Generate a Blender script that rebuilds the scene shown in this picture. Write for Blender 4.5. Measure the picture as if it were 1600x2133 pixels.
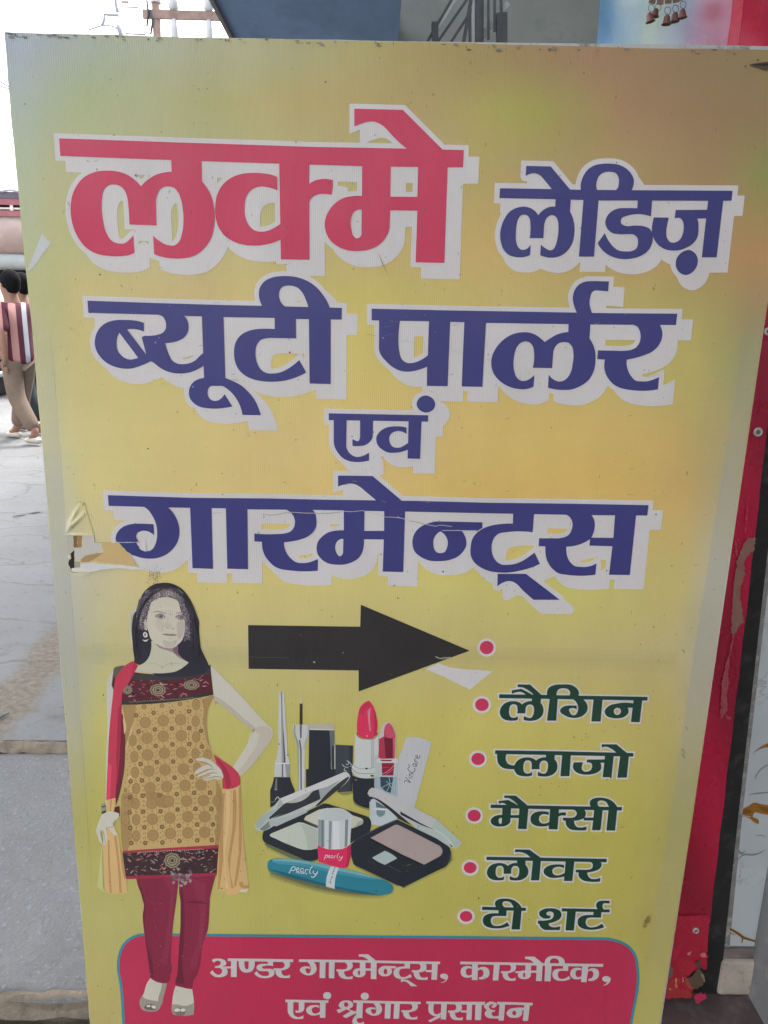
import bpy, bmesh, math, random
import numpy as np
from mathutils import Vector, Matrix
from mathutils.geometry import tessellate_polygon

for o in list(bpy.data.objects):
    bpy.data.objects.remove(o)
SC = bpy.context.scene
COL = SC.collection

# ------------------------------------------------------------------ camera
F = 1600.0                      # focal length in pixels of a 1600 px wide picture
CAM_H = 1.43
CW, CH = 800.0, 1066.5
def _n(v):
    v = np.array(v, float); return v / np.linalg.norm(v)
XW = _n((90000.0, 1548.0, 1600.0))          # world X seen from the camera (right, down, ahead)
ZW = -_n((-135.0, 6184.0, 1600.0))          # world up seen from the camera
XW = _n(XW - ZW * XW.dot(ZW))
YW = np.cross(ZW, XW)
CAM = np.array((0.0, 0.0, CAM_H))
cam_data = bpy.data.cameras.new("camera")
cam = bpy.data.objects.new("camera", cam_data)
COL.objects.link(cam)
cam_data.sensor_fit = 'HORIZONTAL'
cam_data.sensor_width = 36.0
cam_data.lens = 36.0 * F / 1600.0
cam_data.clip_start = 0.02
cam_data.clip_end = 3000.0
ax = [np.array((XW[i], YW[i], ZW[i])) for i in range(3)]      # camera axes in the world
M = Matrix(((ax[0][0], -ax[1][0], -ax[2][0], 0), (ax[0][1], -ax[1][1], -ax[2][1], 0),
            (ax[0][2], -ax[1][2], -ax[2][2], CAM_H), (0, 0, 0, 1)))
cam.matrix_world = M
SC.camera = cam

def ray(px, py):
    d = np.array((px - CW, py - CH, F))
    return np.array((d.dot(XW), d.dot(YW), d.dot(ZW)))
def atY(px, py, Y):
    """the point of the upright plane at depth Y seen at a pixel of the photograph"""
    d = ray(px, py); return CAM + d * (Y / d[1])
def atZ(px, py, Z):
    d = ray(px, py); return CAM + d * ((Z - CAM_H) / d[2])

# ------------------------------------------------------------------ world, sun, exposure
SUN_EL, SUN_ROT = math.radians(52), math.radians(35)
world = bpy.data.worlds.new("World"); SC.world = world; world.use_nodes = True
wn = world.node_tree.nodes; wl = world.node_tree.links
bg = wn['Background']
sky = wn.new('ShaderNodeTexSky'); sky.sky_type = 'NISHITA'; sky.sun_disc = False
sky.sun_elevation = SUN_EL; sky.sun_rotation = SUN_ROT
sky.air_density = 1.3; sky.dust_density = 4.0; sky.ozone_density = 1.0
hz = wn.new('ShaderNodeHueSaturation'); hz.inputs['Saturation'].default_value = 0.22      # hazy, whitish sky
wl.new(sky.outputs[0], hz.inputs['Color']); wl.new(hz.outputs[0], bg.inputs[0]); bg.inputs[1].default_value = 0.15
sd = bpy.data.lights.new("sun", 'SUN'); sd.energy = 0.75; sd.angle = math.radians(12); sd.color = (1, 0.95, 0.88)
so = bpy.data.objects.new("sun", sd); COL.objects.link(so)
so.rotation_euler = Vector((-math.sin(SUN_ROT)*math.cos(SUN_EL), -math.cos(SUN_ROT)*math.cos(SUN_EL), -math.sin(SUN_EL))).to_track_quat('-Z', 'Y').to_euler()
SC.view_settings.view_transform = 'Standard'
SC.view_settings.look = 'None'
SC.view_settings.exposure = 2.3
SC.view_settings.gamma = 1.0

# ------------------------------------------------------------------ helpers
def lin(c):
    c = c / 255.0
    return c / 12.92 if c <= 0.04045 else ((c + 0.055) / 1.055) ** 2.4
def rgb(r, g, b, k=1.0):
    return tuple(min(0.9, lin(v) * k) for v in (r, g, b))
def tag(o, label=None, cat=None, group=None, kind=None):
    if label: o['label'] = label
    if cat: o['category'] = cat
    if group: o['group'] = group
    if kind: o['kind'] = kind
    return o
def empty(name, loc=(0, 0, 0), label=None, cat=None, group=None):
    o = bpy.data.objects.new(name, None); COL.objects.link(o); o.location = loc
    o.empty_display_size = 0.1
    return tag(o, label, cat, group)
def link(name, me, parent=None, mat=None):
    o = bpy.data.objects.new(name, me); COL.objects.link(o)
    if mat is not None:
        for m_ in (mat if isinstance(mat, (list, tuple)) else [mat]): me.materials.append(m_)
    if parent is not None:
        o.parent = parent
        o.matrix_parent_inverse = Matrix.Translation(-Vector(parent.location))
        # the mesh keeps the world coordinates it was made with
    return o

class MB:
    """collects shapes and links them as ONE mesh object"""
    def __init__(s): s.v = []; s.f = []; s.mi = []; s.cur = 0
    def add(s, vs, fs):
        n = len(s.v); s.v += [tuple(v) for v in vs]; s.f += [tuple(i + n for i in f) for f in fs]; s.mi += [s.cur] * len(fs)
    def box(s, a, b):
        (x0, y0, z0), (x1, y1, z1) = a, b
        s.add([(x0,y0,z0),(x1,y0,z0),(x1,y1,z0),(x0,y1,z0),(x0,y0,z1),(x1,y0,z1),(x1,y1,z1),(x0,y1,z1)],
              [(0,3,2,1),(4,5,6,7),(0,1,5,4),(1,2,6,5),(2,3,7,6),(3,0,4,7)])
    def bar(s, p, q, w, h=None, up=(0, 0, 1)):
        h = h or w; p = Vector(p); q = Vector(q); d = (q - p).normalized()
        u = Vector(up)
        if abs(d.dot(u)) > 0.95: u = Vector((0, 1, 0))
        r = d.cross(u).normalized(); u = r.cross(d).normalized()
        c = [(-w/2, -h/2), (w/2, -h/2), (w/2, h/2), (-w/2, h/2)]
        s.add([p + r*a + u*b for a, b in c] + [q + r*a + u*b for a, b in c],
              [(0,1,2,3),(7,6,5,4),(0,4,5,1),(1,5,6,2),(2,6,7,3),(3,7,4,0)])
    def tube(s, pts, r, n=10, caps=True):
        pts = [Vector(p) for p in pts]; rs = r if isinstance(r, (list, tuple)) else [r] * len(pts)
        base = len(s.v); fs = []; vs = []; u = None
        for i, p in enumerate(pts):
            d = (pts[min(i+1, len(pts)-1)] - pts[max(i-1, 0)]).normalized()
            if u is None: u = d.orthogonal().normalized()
            u = (u - d * u.dot(d)).normalized(); w = d.cross(u)
            vs += [p + (u*math.cos(2*math.pi*k/n) + w*math.sin(2*math.pi*k/n)) * rs[i] for k in range(n)]
        for i in range(len(pts)-1):
            for k in range(n):
                a = i*n+k; b = i*n+(k+1) % n
                fs.append((a, b, b+n, a+n))
        if caps:
            fs.append(tuple(range(n-1, -1, -1))); fs.append(tuple(range(len(vs)-n, len(vs))))
        s.add(vs, fs)
    def lathe(s, prof, c=(0,0,0), n=20, M=None):
        vs = []; fs = []; c = Vector(c)
        for r, z in prof:
            for k in range(n):
                v = Vector((r*math.cos(2*math.pi*k/n), r*math.sin(2*math.pi*k/n), z))
                vs.append((M @ v if M else v) + c)
        for i in range(len(prof)-1):
            for k in range(n):
                a = i*n+k; b = i*n+(k+1) % n
                fs.append((a, b, b+n, a+n))
        fs.append(tuple(range(n-1, -1, -1))); fs.append(tuple(range(len(vs)-n, len(vs))))
        s.add(vs, fs)
    def prism(s, poly, dvec):
        n = len(poly); d = Vector(dvec)
        s.add([Vector(p) for p in poly] + [Vector(p) + d for p in poly],
              [tuple(range(n)), tuple(range(2*n-1, n-1, -1))] + [(i, i+n, (i+1) % n + n, (i+1) % n) for i in range(n)])
    def sph(s, c, r, n=14, m=9, sc=(1, 1, 1)):
        prof = [(max(1e-4, math.sin(math.pi*i/m))*r, -math.cos(math.pi*i/m)*r) for i in range(m+1)]
        s.lathe(prof, c, n, Matrix.Diagonal(Vector(sc)))
    def build(s, name, mat, parent=None, smooth=False, bevel=0):
        me = bpy.data.meshes.new(name); me.from_pydata(s.v, [], s.f)
        bm = bmesh.new(); bm.from_mesh(me); bmesh.ops.recalc_face_normals(bm, faces=bm.faces[:]); bm.to_mesh(me); bm.free()
        if any(s.mi): me.polygons.foreach_set('material_index', s.mi)
        if smooth: me.polygons.foreach_set('use_smooth', [True] * len(me.polygons))
        me.update()
        o = link(name, me, parent, mat)
        if bevel:
            b = o.modifiers.new('bevel', 'BEVEL'); b.width = bevel; b.segments = 2; b.limit_method = 'ANGLE'
        return o

# ------------------------------------------------------------------ materials
def nodes(name):
    m = bpy.data.materials.new(name); m.use_nodes = True
    nt = m.node_tree
    return m, nt.nodes, nt.links, nt.nodes['Principled BSDF']
def mixcol(N, L, fac, a, b, mode='MIX'):
    mx = N.new('ShaderNodeMix'); mx.data_type = 'RGBA'; mx.blend_type = mode
    for sck, val in ((mx.inputs[0], fac), (mx.inputs[6], a), (mx.inputs[7], b)):
        if hasattr(val, 'is_linked'): L.new(val, sck)
        elif isinstance(val, (int, float)): sck.default_value = val
        else: sck.default_value = (*val, 1)
    return mx.outputs[2]
def ramp(N, L, src, a, b, ca=(0, 0, 0), cb=(1, 1, 1)):
    r = N.new('ShaderNodeValToRGB'); L.new(src, r.inputs[0])
    r.color_ramp.elements[0].position = a; r.color_ramp.elements[1].position = b
    r.color_ramp.elements[0].color = (*ca, 1); r.color_ramp.elements[1].color = (*cb, 1)
    return r.outputs[0]
def noise(N, L, co, scale, detail=4, rough=0.6, dist=0.0):
    n = N.new('ShaderNodeTexNoise'); n.inputs['Scale'].default_value = scale
    n.inputs['Detail'].default_value = detail; n.inputs['Roughness'].default_value = rough
    n.inputs['Distortion'].default_value = dist
    L.new(co, n.inputs['Vector']); return n.outputs[0]
def mapping(N, L, co, sc):
    m = N.new('ShaderNodeMapping'); m.inputs['Scale'].default_value = sc
    L.new(co, m.inputs['Vector']); return m.outputs[0]
def plain(name, c, rough=0.6, var=0.15, scale=8.0, bump=0.15, metal=0.0, spec=0.5, dirt=None, stretch=(1, 1, 1)):
    """painted / plastered / metal surface with blotches, dirt and a little relief"""
    m, N, L, P = nodes(name)
    g = N.new('ShaderNodeNewGeometry').outputs['Position']
    g = mapping(N, L, g, stretch)
    n1 = noise(N, L, g, scale, 6, 0.65); n2 = noise(N, L, g, scale * 9, 3)
    lo = tuple(v * (1 - var) for v in c); hi = tuple(min(0.95, v * (1 + var)) for v in c)
    col = ramp(N, L, n1, 0.3, 0.7, lo, hi)
    if dirt:
        d = ramp(N, L, noise(N, L, g, scale * 2.3, 8, 0.7), 0.52, 0.68)
        col = mixcol(N, L, d, col, dirt)
    L.new(col, P.inputs['Base Color'])
    P.inputs['Roughness'].default_value = rough; P.inputs['Metallic'].default_value = metal
    P.inputs['Specular IOR Level'].default_value = spec
    if bump:
        b = N.new('ShaderNodeBump'); b.inputs['Strength'].default_value = bump; b.inputs['Distance'].default_value = 0.004
        L.new(n2, b.inputs['Height']); L.new(b.outputs[0], P.inputs['Normal'])
    return m

def print_material(name, spec=0.5, rough=0.42, speck=True):
    """flex print: ink colour from the mesh, fine upright ribs, fine weave, grime specks"""
    m, N, L, P = nodes(name)
    a = N.new('ShaderNodeAttribute'); a.attribute_name = 'Col'
    pos = N.new('ShaderNodeNewGeometry').outputs['Position']
    w = N.new('ShaderNodeTexWave'); w.wave_type = 'BANDS'; w.bands_direction = 'X'; w.wave_profile = 'SIN'
    w.inputs['Scale'].default_value = 124.0; w.inputs['Distortion'].default_value = 0.6; w.inputs['Detail'].default_value = 1.0
    w.inputs['Detail Scale'].default_value = 0.4
    L.new(pos, w.inputs['Vector'])
    w2 = N.new('ShaderNodeTexWave'); w2.wave_type = 'BANDS'; w2.bands_direction = 'Z'
    w2.inputs['Scale'].default_value = 130.0; w2.inputs['Distortion'].default_value = 0.8
    L.new(pos, w2.inputs['Vector'])
    patch = ramp(N, L, noise(N, L, pos, 5.0, 3), 0.25, 0.75)
    rib = mixcol(N, L, patch, (0.98, 0.98, 0.98), (0.90, 0.90, 0.90))
    ribc = mixcol(N, L, w.outputs[0], rib, (1.03, 1.03, 1.03))
    col = mixcol(N, L, 1.0, a.outputs['Color'], ribc, 'MULTIPLY')
    fade = ramp(N, L, noise(N, L, mapping(N, L, pos, (2.2, 1, 1.2)), 4.0, 6, 0.6), 0.3, 0.75, (0.93, 0.93, 0.93), (1.04, 1.04, 1.04))
    col = mixcol(N, L, 1.0, col, fade, 'MULTIPLY')
    if speck:
        vs = noise(N, L, mapping(N, L, pos, (1.3, 1, 0.8)), 150.0, 2, 0.5)
        d = ramp(N, L, vs, 0.735, 0.77)
        col = mixcol(N, L, mixcol(N, L, 1.0, d, (0.5, 0.5, 0.5), 'MULTIPLY'), col, (0.10, 0.085, 0.05))
    L.new(col, P.inputs['Base Color'])
    P.inputs['Specular IOR Level'].default_value = spec
    rr = ramp(N, L, noise(N, L, pos, 14.0, 4), 0.3, 0.7, (rough - 0.06,) * 3, (rough + 0.1,) * 3)
    L.new(rr, P.inputs['Roughness'])
    h = N.new('ShaderNodeMath'); h.operation = 'MULTIPLY_ADD'
    L.new(w2.outputs[0], h.inputs[0]); h.inputs[1].default_value = 0.12; L.new(w.outputs[0], h.inputs[2])
    b = N.new('ShaderNodeBump'); b.inputs['Strength'].default_value = 0.35; b.inputs['Distance'].default_value = 0.0005
    L.new(h.outputs[0], b.inputs['Height'])
    b0 = N.new('ShaderNodeBump'); b0.inputs['Strength'].default_value = 0.5; b0.inputs['Distance'].default_value = 0.007   # slack, rippled sheet
    L.new(noise(N, L, mapping(N, L, pos, (1.6, 1, 0.8)), 5.0, 3, 0.5), b0.inputs['Height'])
    L.new(b0.outputs[0], b.inputs['Normal']); L.new(b.outputs[0], P.inputs['Normal'])
    return m
# ------------------------------------------------------------------ printed artwork: outlines in the plane of the board
BOARD_Y = 0.97
def curve(tokens, x0=0.0, y0=0.0, s=1.0, n=7):
    """'x,y' is a corner, 'x;y' a smooth point (Catmull-Rom); returns points and corner flags"""
    pts = []; sm = []
    for t in tokens.split():
        k = ';' in t
        a, b = t.split(';' if k else ',')
        pts.append((x0 + float(a) / s, y0 + float(b) / s)); sm.append(k)
    N_ = len(pts); out = []; fl = []
    P = np.array(pts)
    for i in range(N_):
        j = (i + 1) % N_
        out.append(tuple(P[i])); fl.append(not sm[i])
        if not sm[i] and not sm[j]: continue
        p1, p2 = P[i], P[j]
        p0 = P[i - 1] if sm[i] else None
        p3 = P[(j + 1) % N_] if sm[j] else None
        d = np.linalg.norm(p2 - p1)
        def tan(a, b, c):
            la = np.linalg.norm(b - a) + 1e-9; lb = np.linalg.norm(c - b) + 1e-9
            return ((b - a) / la * lb + (c - b) / lb * la) / (la + lb)
        m1 = tan(p0, p1, p2) if p0 is not None else None
        m2 = tan(p1, p2, p3) if p3 is not None else None
        e = (p2 - p1) / (d + 1e-9)
        if m1 is None: m1 = 2 * e - m2 if m2 is not None else e
        if m2 is None: m2 = 2 * e - m1
        k = max(2, min(n, int(d * 0.7) + 1))
        for q in range(1, k):
            t = q / k
            h = (2*t**3 - 3*t**2 + 1) * p1 + (t**3 - 2*t**2 + t) * d * m1 + (-2*t**3 + 3*t**2) * p2 + (t**3 - t**2) * d * m2
            out.append(tuple(h)); fl.append(False)
    return out, fl

JR = random.Random(77)
def ragged(lp, amp, seg=3.0):
    """a torn edge: the outline cut in short pieces and shaken"""
    out = []
    for (ax_, ay_), (bx_, by_) in zip(lp, lp[1:] + lp[:1]):
        k = max(1, int(math.hypot(bx_-ax_, by_-ay_) / seg))
        for i in range(k):
            t = i / k; out.append((ax_ + (bx_-ax_)*t + JR.gauss(0, amp), ay_ + (by_-ay_)*t + JR.gauss(0, amp)))
    return out
class Shape:                       # a filled outline with holes
    def __init__(s, loops): s.loops = loops
def shp(spec, reg):
    return Shape([curve(t, *reg) for t in spec.split('|')])

class Art:
    """flat printed shapes collected in one mesh, every shape a hair above the last one"""
    def __init__(s, lift=0.0): s.v = []; s.f = []; s.c = []; s.lift = lift; s.rag = 0; s.bb = np.zeros((0, 5))
    def level(s, pts):
        """the lowest free level above every earlier shape this one overlaps"""
        P = np.array(pts); x0, y0 = P.min(0); x1, y1 = P.max(0); B = s.bb; lv = 0
        if len(B):
            k = (B[:, 0] < x1) & (B[:, 2] > x0) & (B[:, 1] < y1) & (B[:, 3] > y0)
            if k.any(): lv = B[k, 4].max() + 1
        s.bb = np.vstack([B, [x0, y0, x1, y1, lv]])
        return s.lift + lv * 0.00001
    def put(s, loops, col):
        if s.rag: loops = [ragged(lp, s.rag) for lp in loops]
        flat = [p for lp in loops for p in lp]
        y = BOARD_Y - s.level(flat)
        tri = tessellate_polygon([[Vector((p[0], p[1], 0)) for p in lp] for lp in loops])
        n = len(s.v)
        s.v += [tuple(atY(p[0], p[1], y)) for p in flat]
        for t in tri:
            s.f.append(tuple(n + i for i in t)); s.c.append(col)
    def put_all(s, loops, col):
        """many separate outlines, each with its own holes"""
        def area(l):
            P = np.array(l); Q = np.roll(P, -1, 0); return 0.5*np.sum(P[:, 0]*Q[:, 1] - Q[:, 0]*P[:, 1])
        def inside(p, l):
            c = False
            for (ax_, ay_), (bx_, by_) in zip(l, l[1:] + l[:1]):
                if (ay_ > p[1]) != (by_ > p[1]) and p[0] < ax_ + (p[1]-ay_)*(bx_-ax_)/(by_-ay_): c = not c
            return c
        A = sorted(loops, key=lambda l: -abs(area(l)))
        depth = [sum(inside(l[0], m) for m in A if m is not l) for l in A]
        for l, d in zip(A, depth):
            if d % 2: continue
            holes = [m for m, e in zip(A, depth) if e == d + 1 and inside(m[0], l)]
            s.put([l] + holes, col)
    def shape(s, sh, col): s.put([lp[0] for lp in sh.loops], col)
    def poly(s, spec, reg, col): s.shape(shp(spec, reg), col)
    def ell(s, cx, cy, rx, ry, col, reg=(0, 0, 1), rot=0.0, n=20):
        x0, y0, sc = reg; ca, sa = math.cos(rot), math.sin(rot)
        pts = []
        for i in range(n):
            a = 2*math.pi*i/n; u, v = rx*math.cos(a), ry*math.sin(a)
            pts.append((x0 + (cx + u*ca - v*sa)/sc, y0 + (cy + u*sa + v*ca)/sc))
        s.put([pts], col)
    def stroke(s, spec, reg, w, col, taper=False):
        """a pen line of width w (in the units of reg)"""
        toks = spec.split(); first = toks[0]
        pts, _ = curve(spec, *reg)
        # open line: drop the closing run
        last = toks[-1]; a, b = last.replace(';', ',').split(',')
        lx, ly = reg[0] + float(a)/reg[2], reg[1] + float(b)/reg[2]
        k = max(i for i, p in enumerate(pts) if abs(p[0]-lx) + abs(p[1]-ly) < 1e-6)
        P = np.array(pts[:k+1]); hw = w / reg[2] / 2
        if len(P) < 2: return
        t = np.gradient(P, axis=0); t /= (np.linalg.norm(t, axis=1, keepdims=True) + 1e-9)
        nrm = np.stack([-t[:, 1], t[:, 0]], 1)
        m = len(P)
        ws = np.array([hw * (0.35 + 0.65 * math.sin(math.pi * (i + 0.5) / m)) if taper else hw for i in range(m)])[:, None]
        A = P + nrm * ws; B = P - nrm * ws
        y = BOARD_Y - s.level(np.vstack([A, B]))
        n = len(s.v)
        s.v += [tuple(atY(p[0], p[1], y)) for p in A] + [tuple(atY(p[0], p[1], y)) for p in B]
        for i in range(m-1):
            s.f.append((n+i, n+i+1, n+m+i+1, n+m+i)); s.c.append(col)
    def build(s, name, mat, parent):
        me = bpy.data.meshes.new(name); me.from_pydata(s.v, [], s.f)
        at = me.color_attributes.new('Col', 'FLOAT_COLOR', 'CORNER')
        buf = []
        for p, c in zip(me.polygons, s.c): buf += [*c, 1.0] * p.loop_total
        at.data.foreach_set('color', buf)
        bm = bmesh.new(); bm.from_mesh(me)
        for f in bm.faces:
            if f.normal.y > 0: f.normal_flip()
        bm.to_mesh(me); bm.free(); me.update()
        return link(name, me, parent, mat)

def simplify(P, tol=0.12):
    P = np.array(P); n = len(P)
    if n < 8: return [tuple(p) for p in P]
    keep = np.zeros(n, bool); h = int(np.argmax(np.linalg.norm(P - P[0], axis=1)))
    def dp(idx):
        st = [(0, len(idx)-1)]
        keep[idx[0]] = keep[idx[-1]] = True
        while st:
            a, b = st.pop()
            if b - a < 2: continue
            p, q = P[idx[a]], P[idx[b]]; d = q - p; l = np.linalg.norm(d) + 1e-9
            r = P[[idx[k] for k in range(a+1, b)]] - p
            dist = np.abs(r[:, 0]*d[1] - r[:, 1]*d[0]) / l
            k = int(np.argmax(dist))
            if dist[k] > tol:
                keep[idx[a+1+k]] = True; st += [(a, a+1+k), (a+1+k, b)]
    dp(list(range(0, h+1))); dp(list(range(h, n)) + [0])
    return [tuple(P[i]) for i in range(n) if keep[i]]

def outline(shapes, w, shift=None, step=1.0):
    """loops of the band of width w round all shapes (mitred corners), joined with a shifted copy of itself"""
    allp = np.array([p for sh in shapes for lp, _ in sh.loops for p in lp])
    pad = w * 2 + 6 + (max(shift) if shift else 0)
    x0, y0 = np.floor(allp.min(0) - pad); x1, y1 = np.ceil(allp.max(0) + pad)
    gx = np.arange(x0, x1 + step, step); gy = np.arange(y0, y1 + step, step)
    Fd = np.full((len(gy), len(gx)), 9.0)
    X, Y = np.meshgrid(gx, gy)
    for sh in shapes:
        ins = np.zeros(Fd.shape, bool)
        for lp, fl in sh.loops:
            P = np.array(lp); n = len(P); Q = np.roll(P, -1, 0)
            for (ax_, ay_), (bx_, by_) in zip(P, Q):
                if ay_ == by_: continue
                lo, hi = min(ay_, by_), max(ay_, by_)
                r0 = int(np.searchsorted(gy, lo, 'left')); r1 = int(np.searchsorted(gy, hi, 'left'))
                if r1 <= r0: continue
                xi = ax_ + (gy[r0:r1] - ay_) * (bx_ - ax_) / (by_ - ay_)
                ins[r0:r1] ^= gx[None, :] < xi[:, None]
            area = 0.5 * np.sum(P[:, 0]*Q[:, 1] - Q[:, 0]*P[:, 1])
            for i in range(n):
                p, q = P[i], Q[i]; d = q - p; l2 = d.dot(d)
                if l2 < 1e-9: continue
                m = w + 3
                i0 = np.searchsorted(gx, min(p[0], q[0]) - m); i1 = np.searchsorted(gx, max(p[0], q[0]) + m)
                j0 = np.searchsorted(gy, min(p[1], q[1]) - m); j1 = np.searchsorted(gy, max(p[1], q[1]) + m)
                xs = X[j0:j1, i0:i1] - p[0]; ys = Y[j0:j1, i0:i1] - p[1]
                t = np.clip((xs*d[0] + ys*d[1]) / l2, 0, 1)
                D = np.hypot(xs - t*d[0], ys - t*d[1]) - w
                np.minimum(Fd[j0:j1, i0:i1], D, out=Fd[j0:j1, i0:i1])
            for i in range(n):                      # mitres at the corners
                if not fl[i]: continue
                a, p, b = P[i-1], P[i], P[(i+1) % n]
                e1 = (p - a) / (np.linalg.norm(p - a) + 1e-9); e2 = (b - p) / (np.linalg.norm(b - p) + 1e-9)
                cr = e1[0]*e2[1] - e1[1]*e2[0]
                if abs(cr) < 0.2: continue
                sg = 1.0 if cr > 0 else -1.0
                n1 = np.array((e1[1], -e1[0])) * sg; n2 = np.array((e2[1], -e2[0])) * sg
                if 1 + n1.dot(n2) < 0.45: continue
                m = w * 2.2
                i0 = np.searchsorted(gx, p[0] - m); i1 = np.searchsorted(gx, p[0] + m)
                j0 = np.searchsorted(gy, p[1] - m); j1 = np.searchsorted(gy, p[1] + m)
                xs = X[j0:j1, i0:i1] - p[0]; ys = Y[j0:j1, i0:i1] - p[1]
                D = np.maximum(np.maximum(xs*n1[0] + ys*n1[1], xs*n2[0] + ys*n2[1]) - w,
                               np.maximum(-(xs*e1[0] + ys*e1[1]), xs*e2[0] + ys*e2[1]))
                np.minimum(Fd[j0:j1, i0:i1], D, out=Fd[j0:j1, i0:i1])
        Fd[ins] = np.minimum(Fd[ins], -1.0)
    if shift:
        sx, sy = int(round(shift[0]/step)), int(round(shift[1]/step))
        G = np.full_like(Fd, 9.0)
        G[max(sy, 0):, max(sx, 0):] = Fd[:Fd.shape[0]-max(sy, 0), :Fd.shape[1]-max(sx, 0)]
        Fd = np.minimum(Fd, G)
    Fd = np.where(np.abs(Fd) < 1e-6, 1e-6, Fd)
    # marching squares
    S = Fd < 0
    code = S[:-1, :-1]*1 + S[:-1, 1:]*2 + S[1:, 1:]*4 + S[1:, :-1]*8
    nxt = {}
    tab = {1: ((3, 0),), 2: ((0, 1),), 3: ((3, 1),), 4: ((1, 2),), 5: ((3, 0), (1, 2)), 6: ((0, 2),), 7: ((3, 2),),
           8: ((2, 3),), 9: ((2, 0),), 10: ((0, 1), (2, 3)), 11: ((2, 1),), 12: ((1, 3),), 13: ((1, 0),), 14: ((0, 3),)}
    for j, i in zip(*np.nonzero((code > 0) & (code < 15))):
        key = (('h', j, i), ('v', j, i+1), ('h', j+1, i), ('v', j, i))
        for a, b in tab[int(code[j, i])]: nxt[key[a]] = key[b]
    def pos(k):
        t, j, i = k
        if t == 'h':
            a, b = Fd[j, i], Fd[j, i+1]; return (gx[i] + step * a/(a-b), gy[j])
        a, b = Fd[j, i], Fd[j+1, i]; return (gx[i], gy[j] + step * a/(a-b))
    loops = []
    while nxt:
        k0, k = nxt.popitem(); lp = [pos(k0)]
        while k != k0:
            lp.append(pos(k)); k = nxt.pop(k)
        if len(lp) > 6: loops.append(simplify(lp))
    return loops
# ------------------------------------------------------------------ the writing, traced as outlines
RA = (110, 270, 4); RB = (430, 270, 4); RC = (660, 200, 4); RD = (1020, 330, 16/3); RE = (1260, 330, 16/3)
RF = (170, 560, 16/3); RG = (440, 560, 16/3); RH = (760, 570, 1600/340); RI = (1080, 570, 1600/340)
RJ = (670, 810, 1600/260); RK = (210, 980, 1600/350); RL = (520, 980, 1600/350); RM = (830, 1000, 1600/350); RN = (1080, 1020, 16/3)
RP = (960, 1400, 4); RQ = (950, 1630, 40/9); RR = (940, 1750, 40/9)
RS = (430, 1980, 16/3); RT = (700, 1980, 16/3); RU = (980, 1980, 16/3)
PX = (0, 0, 1)
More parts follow.
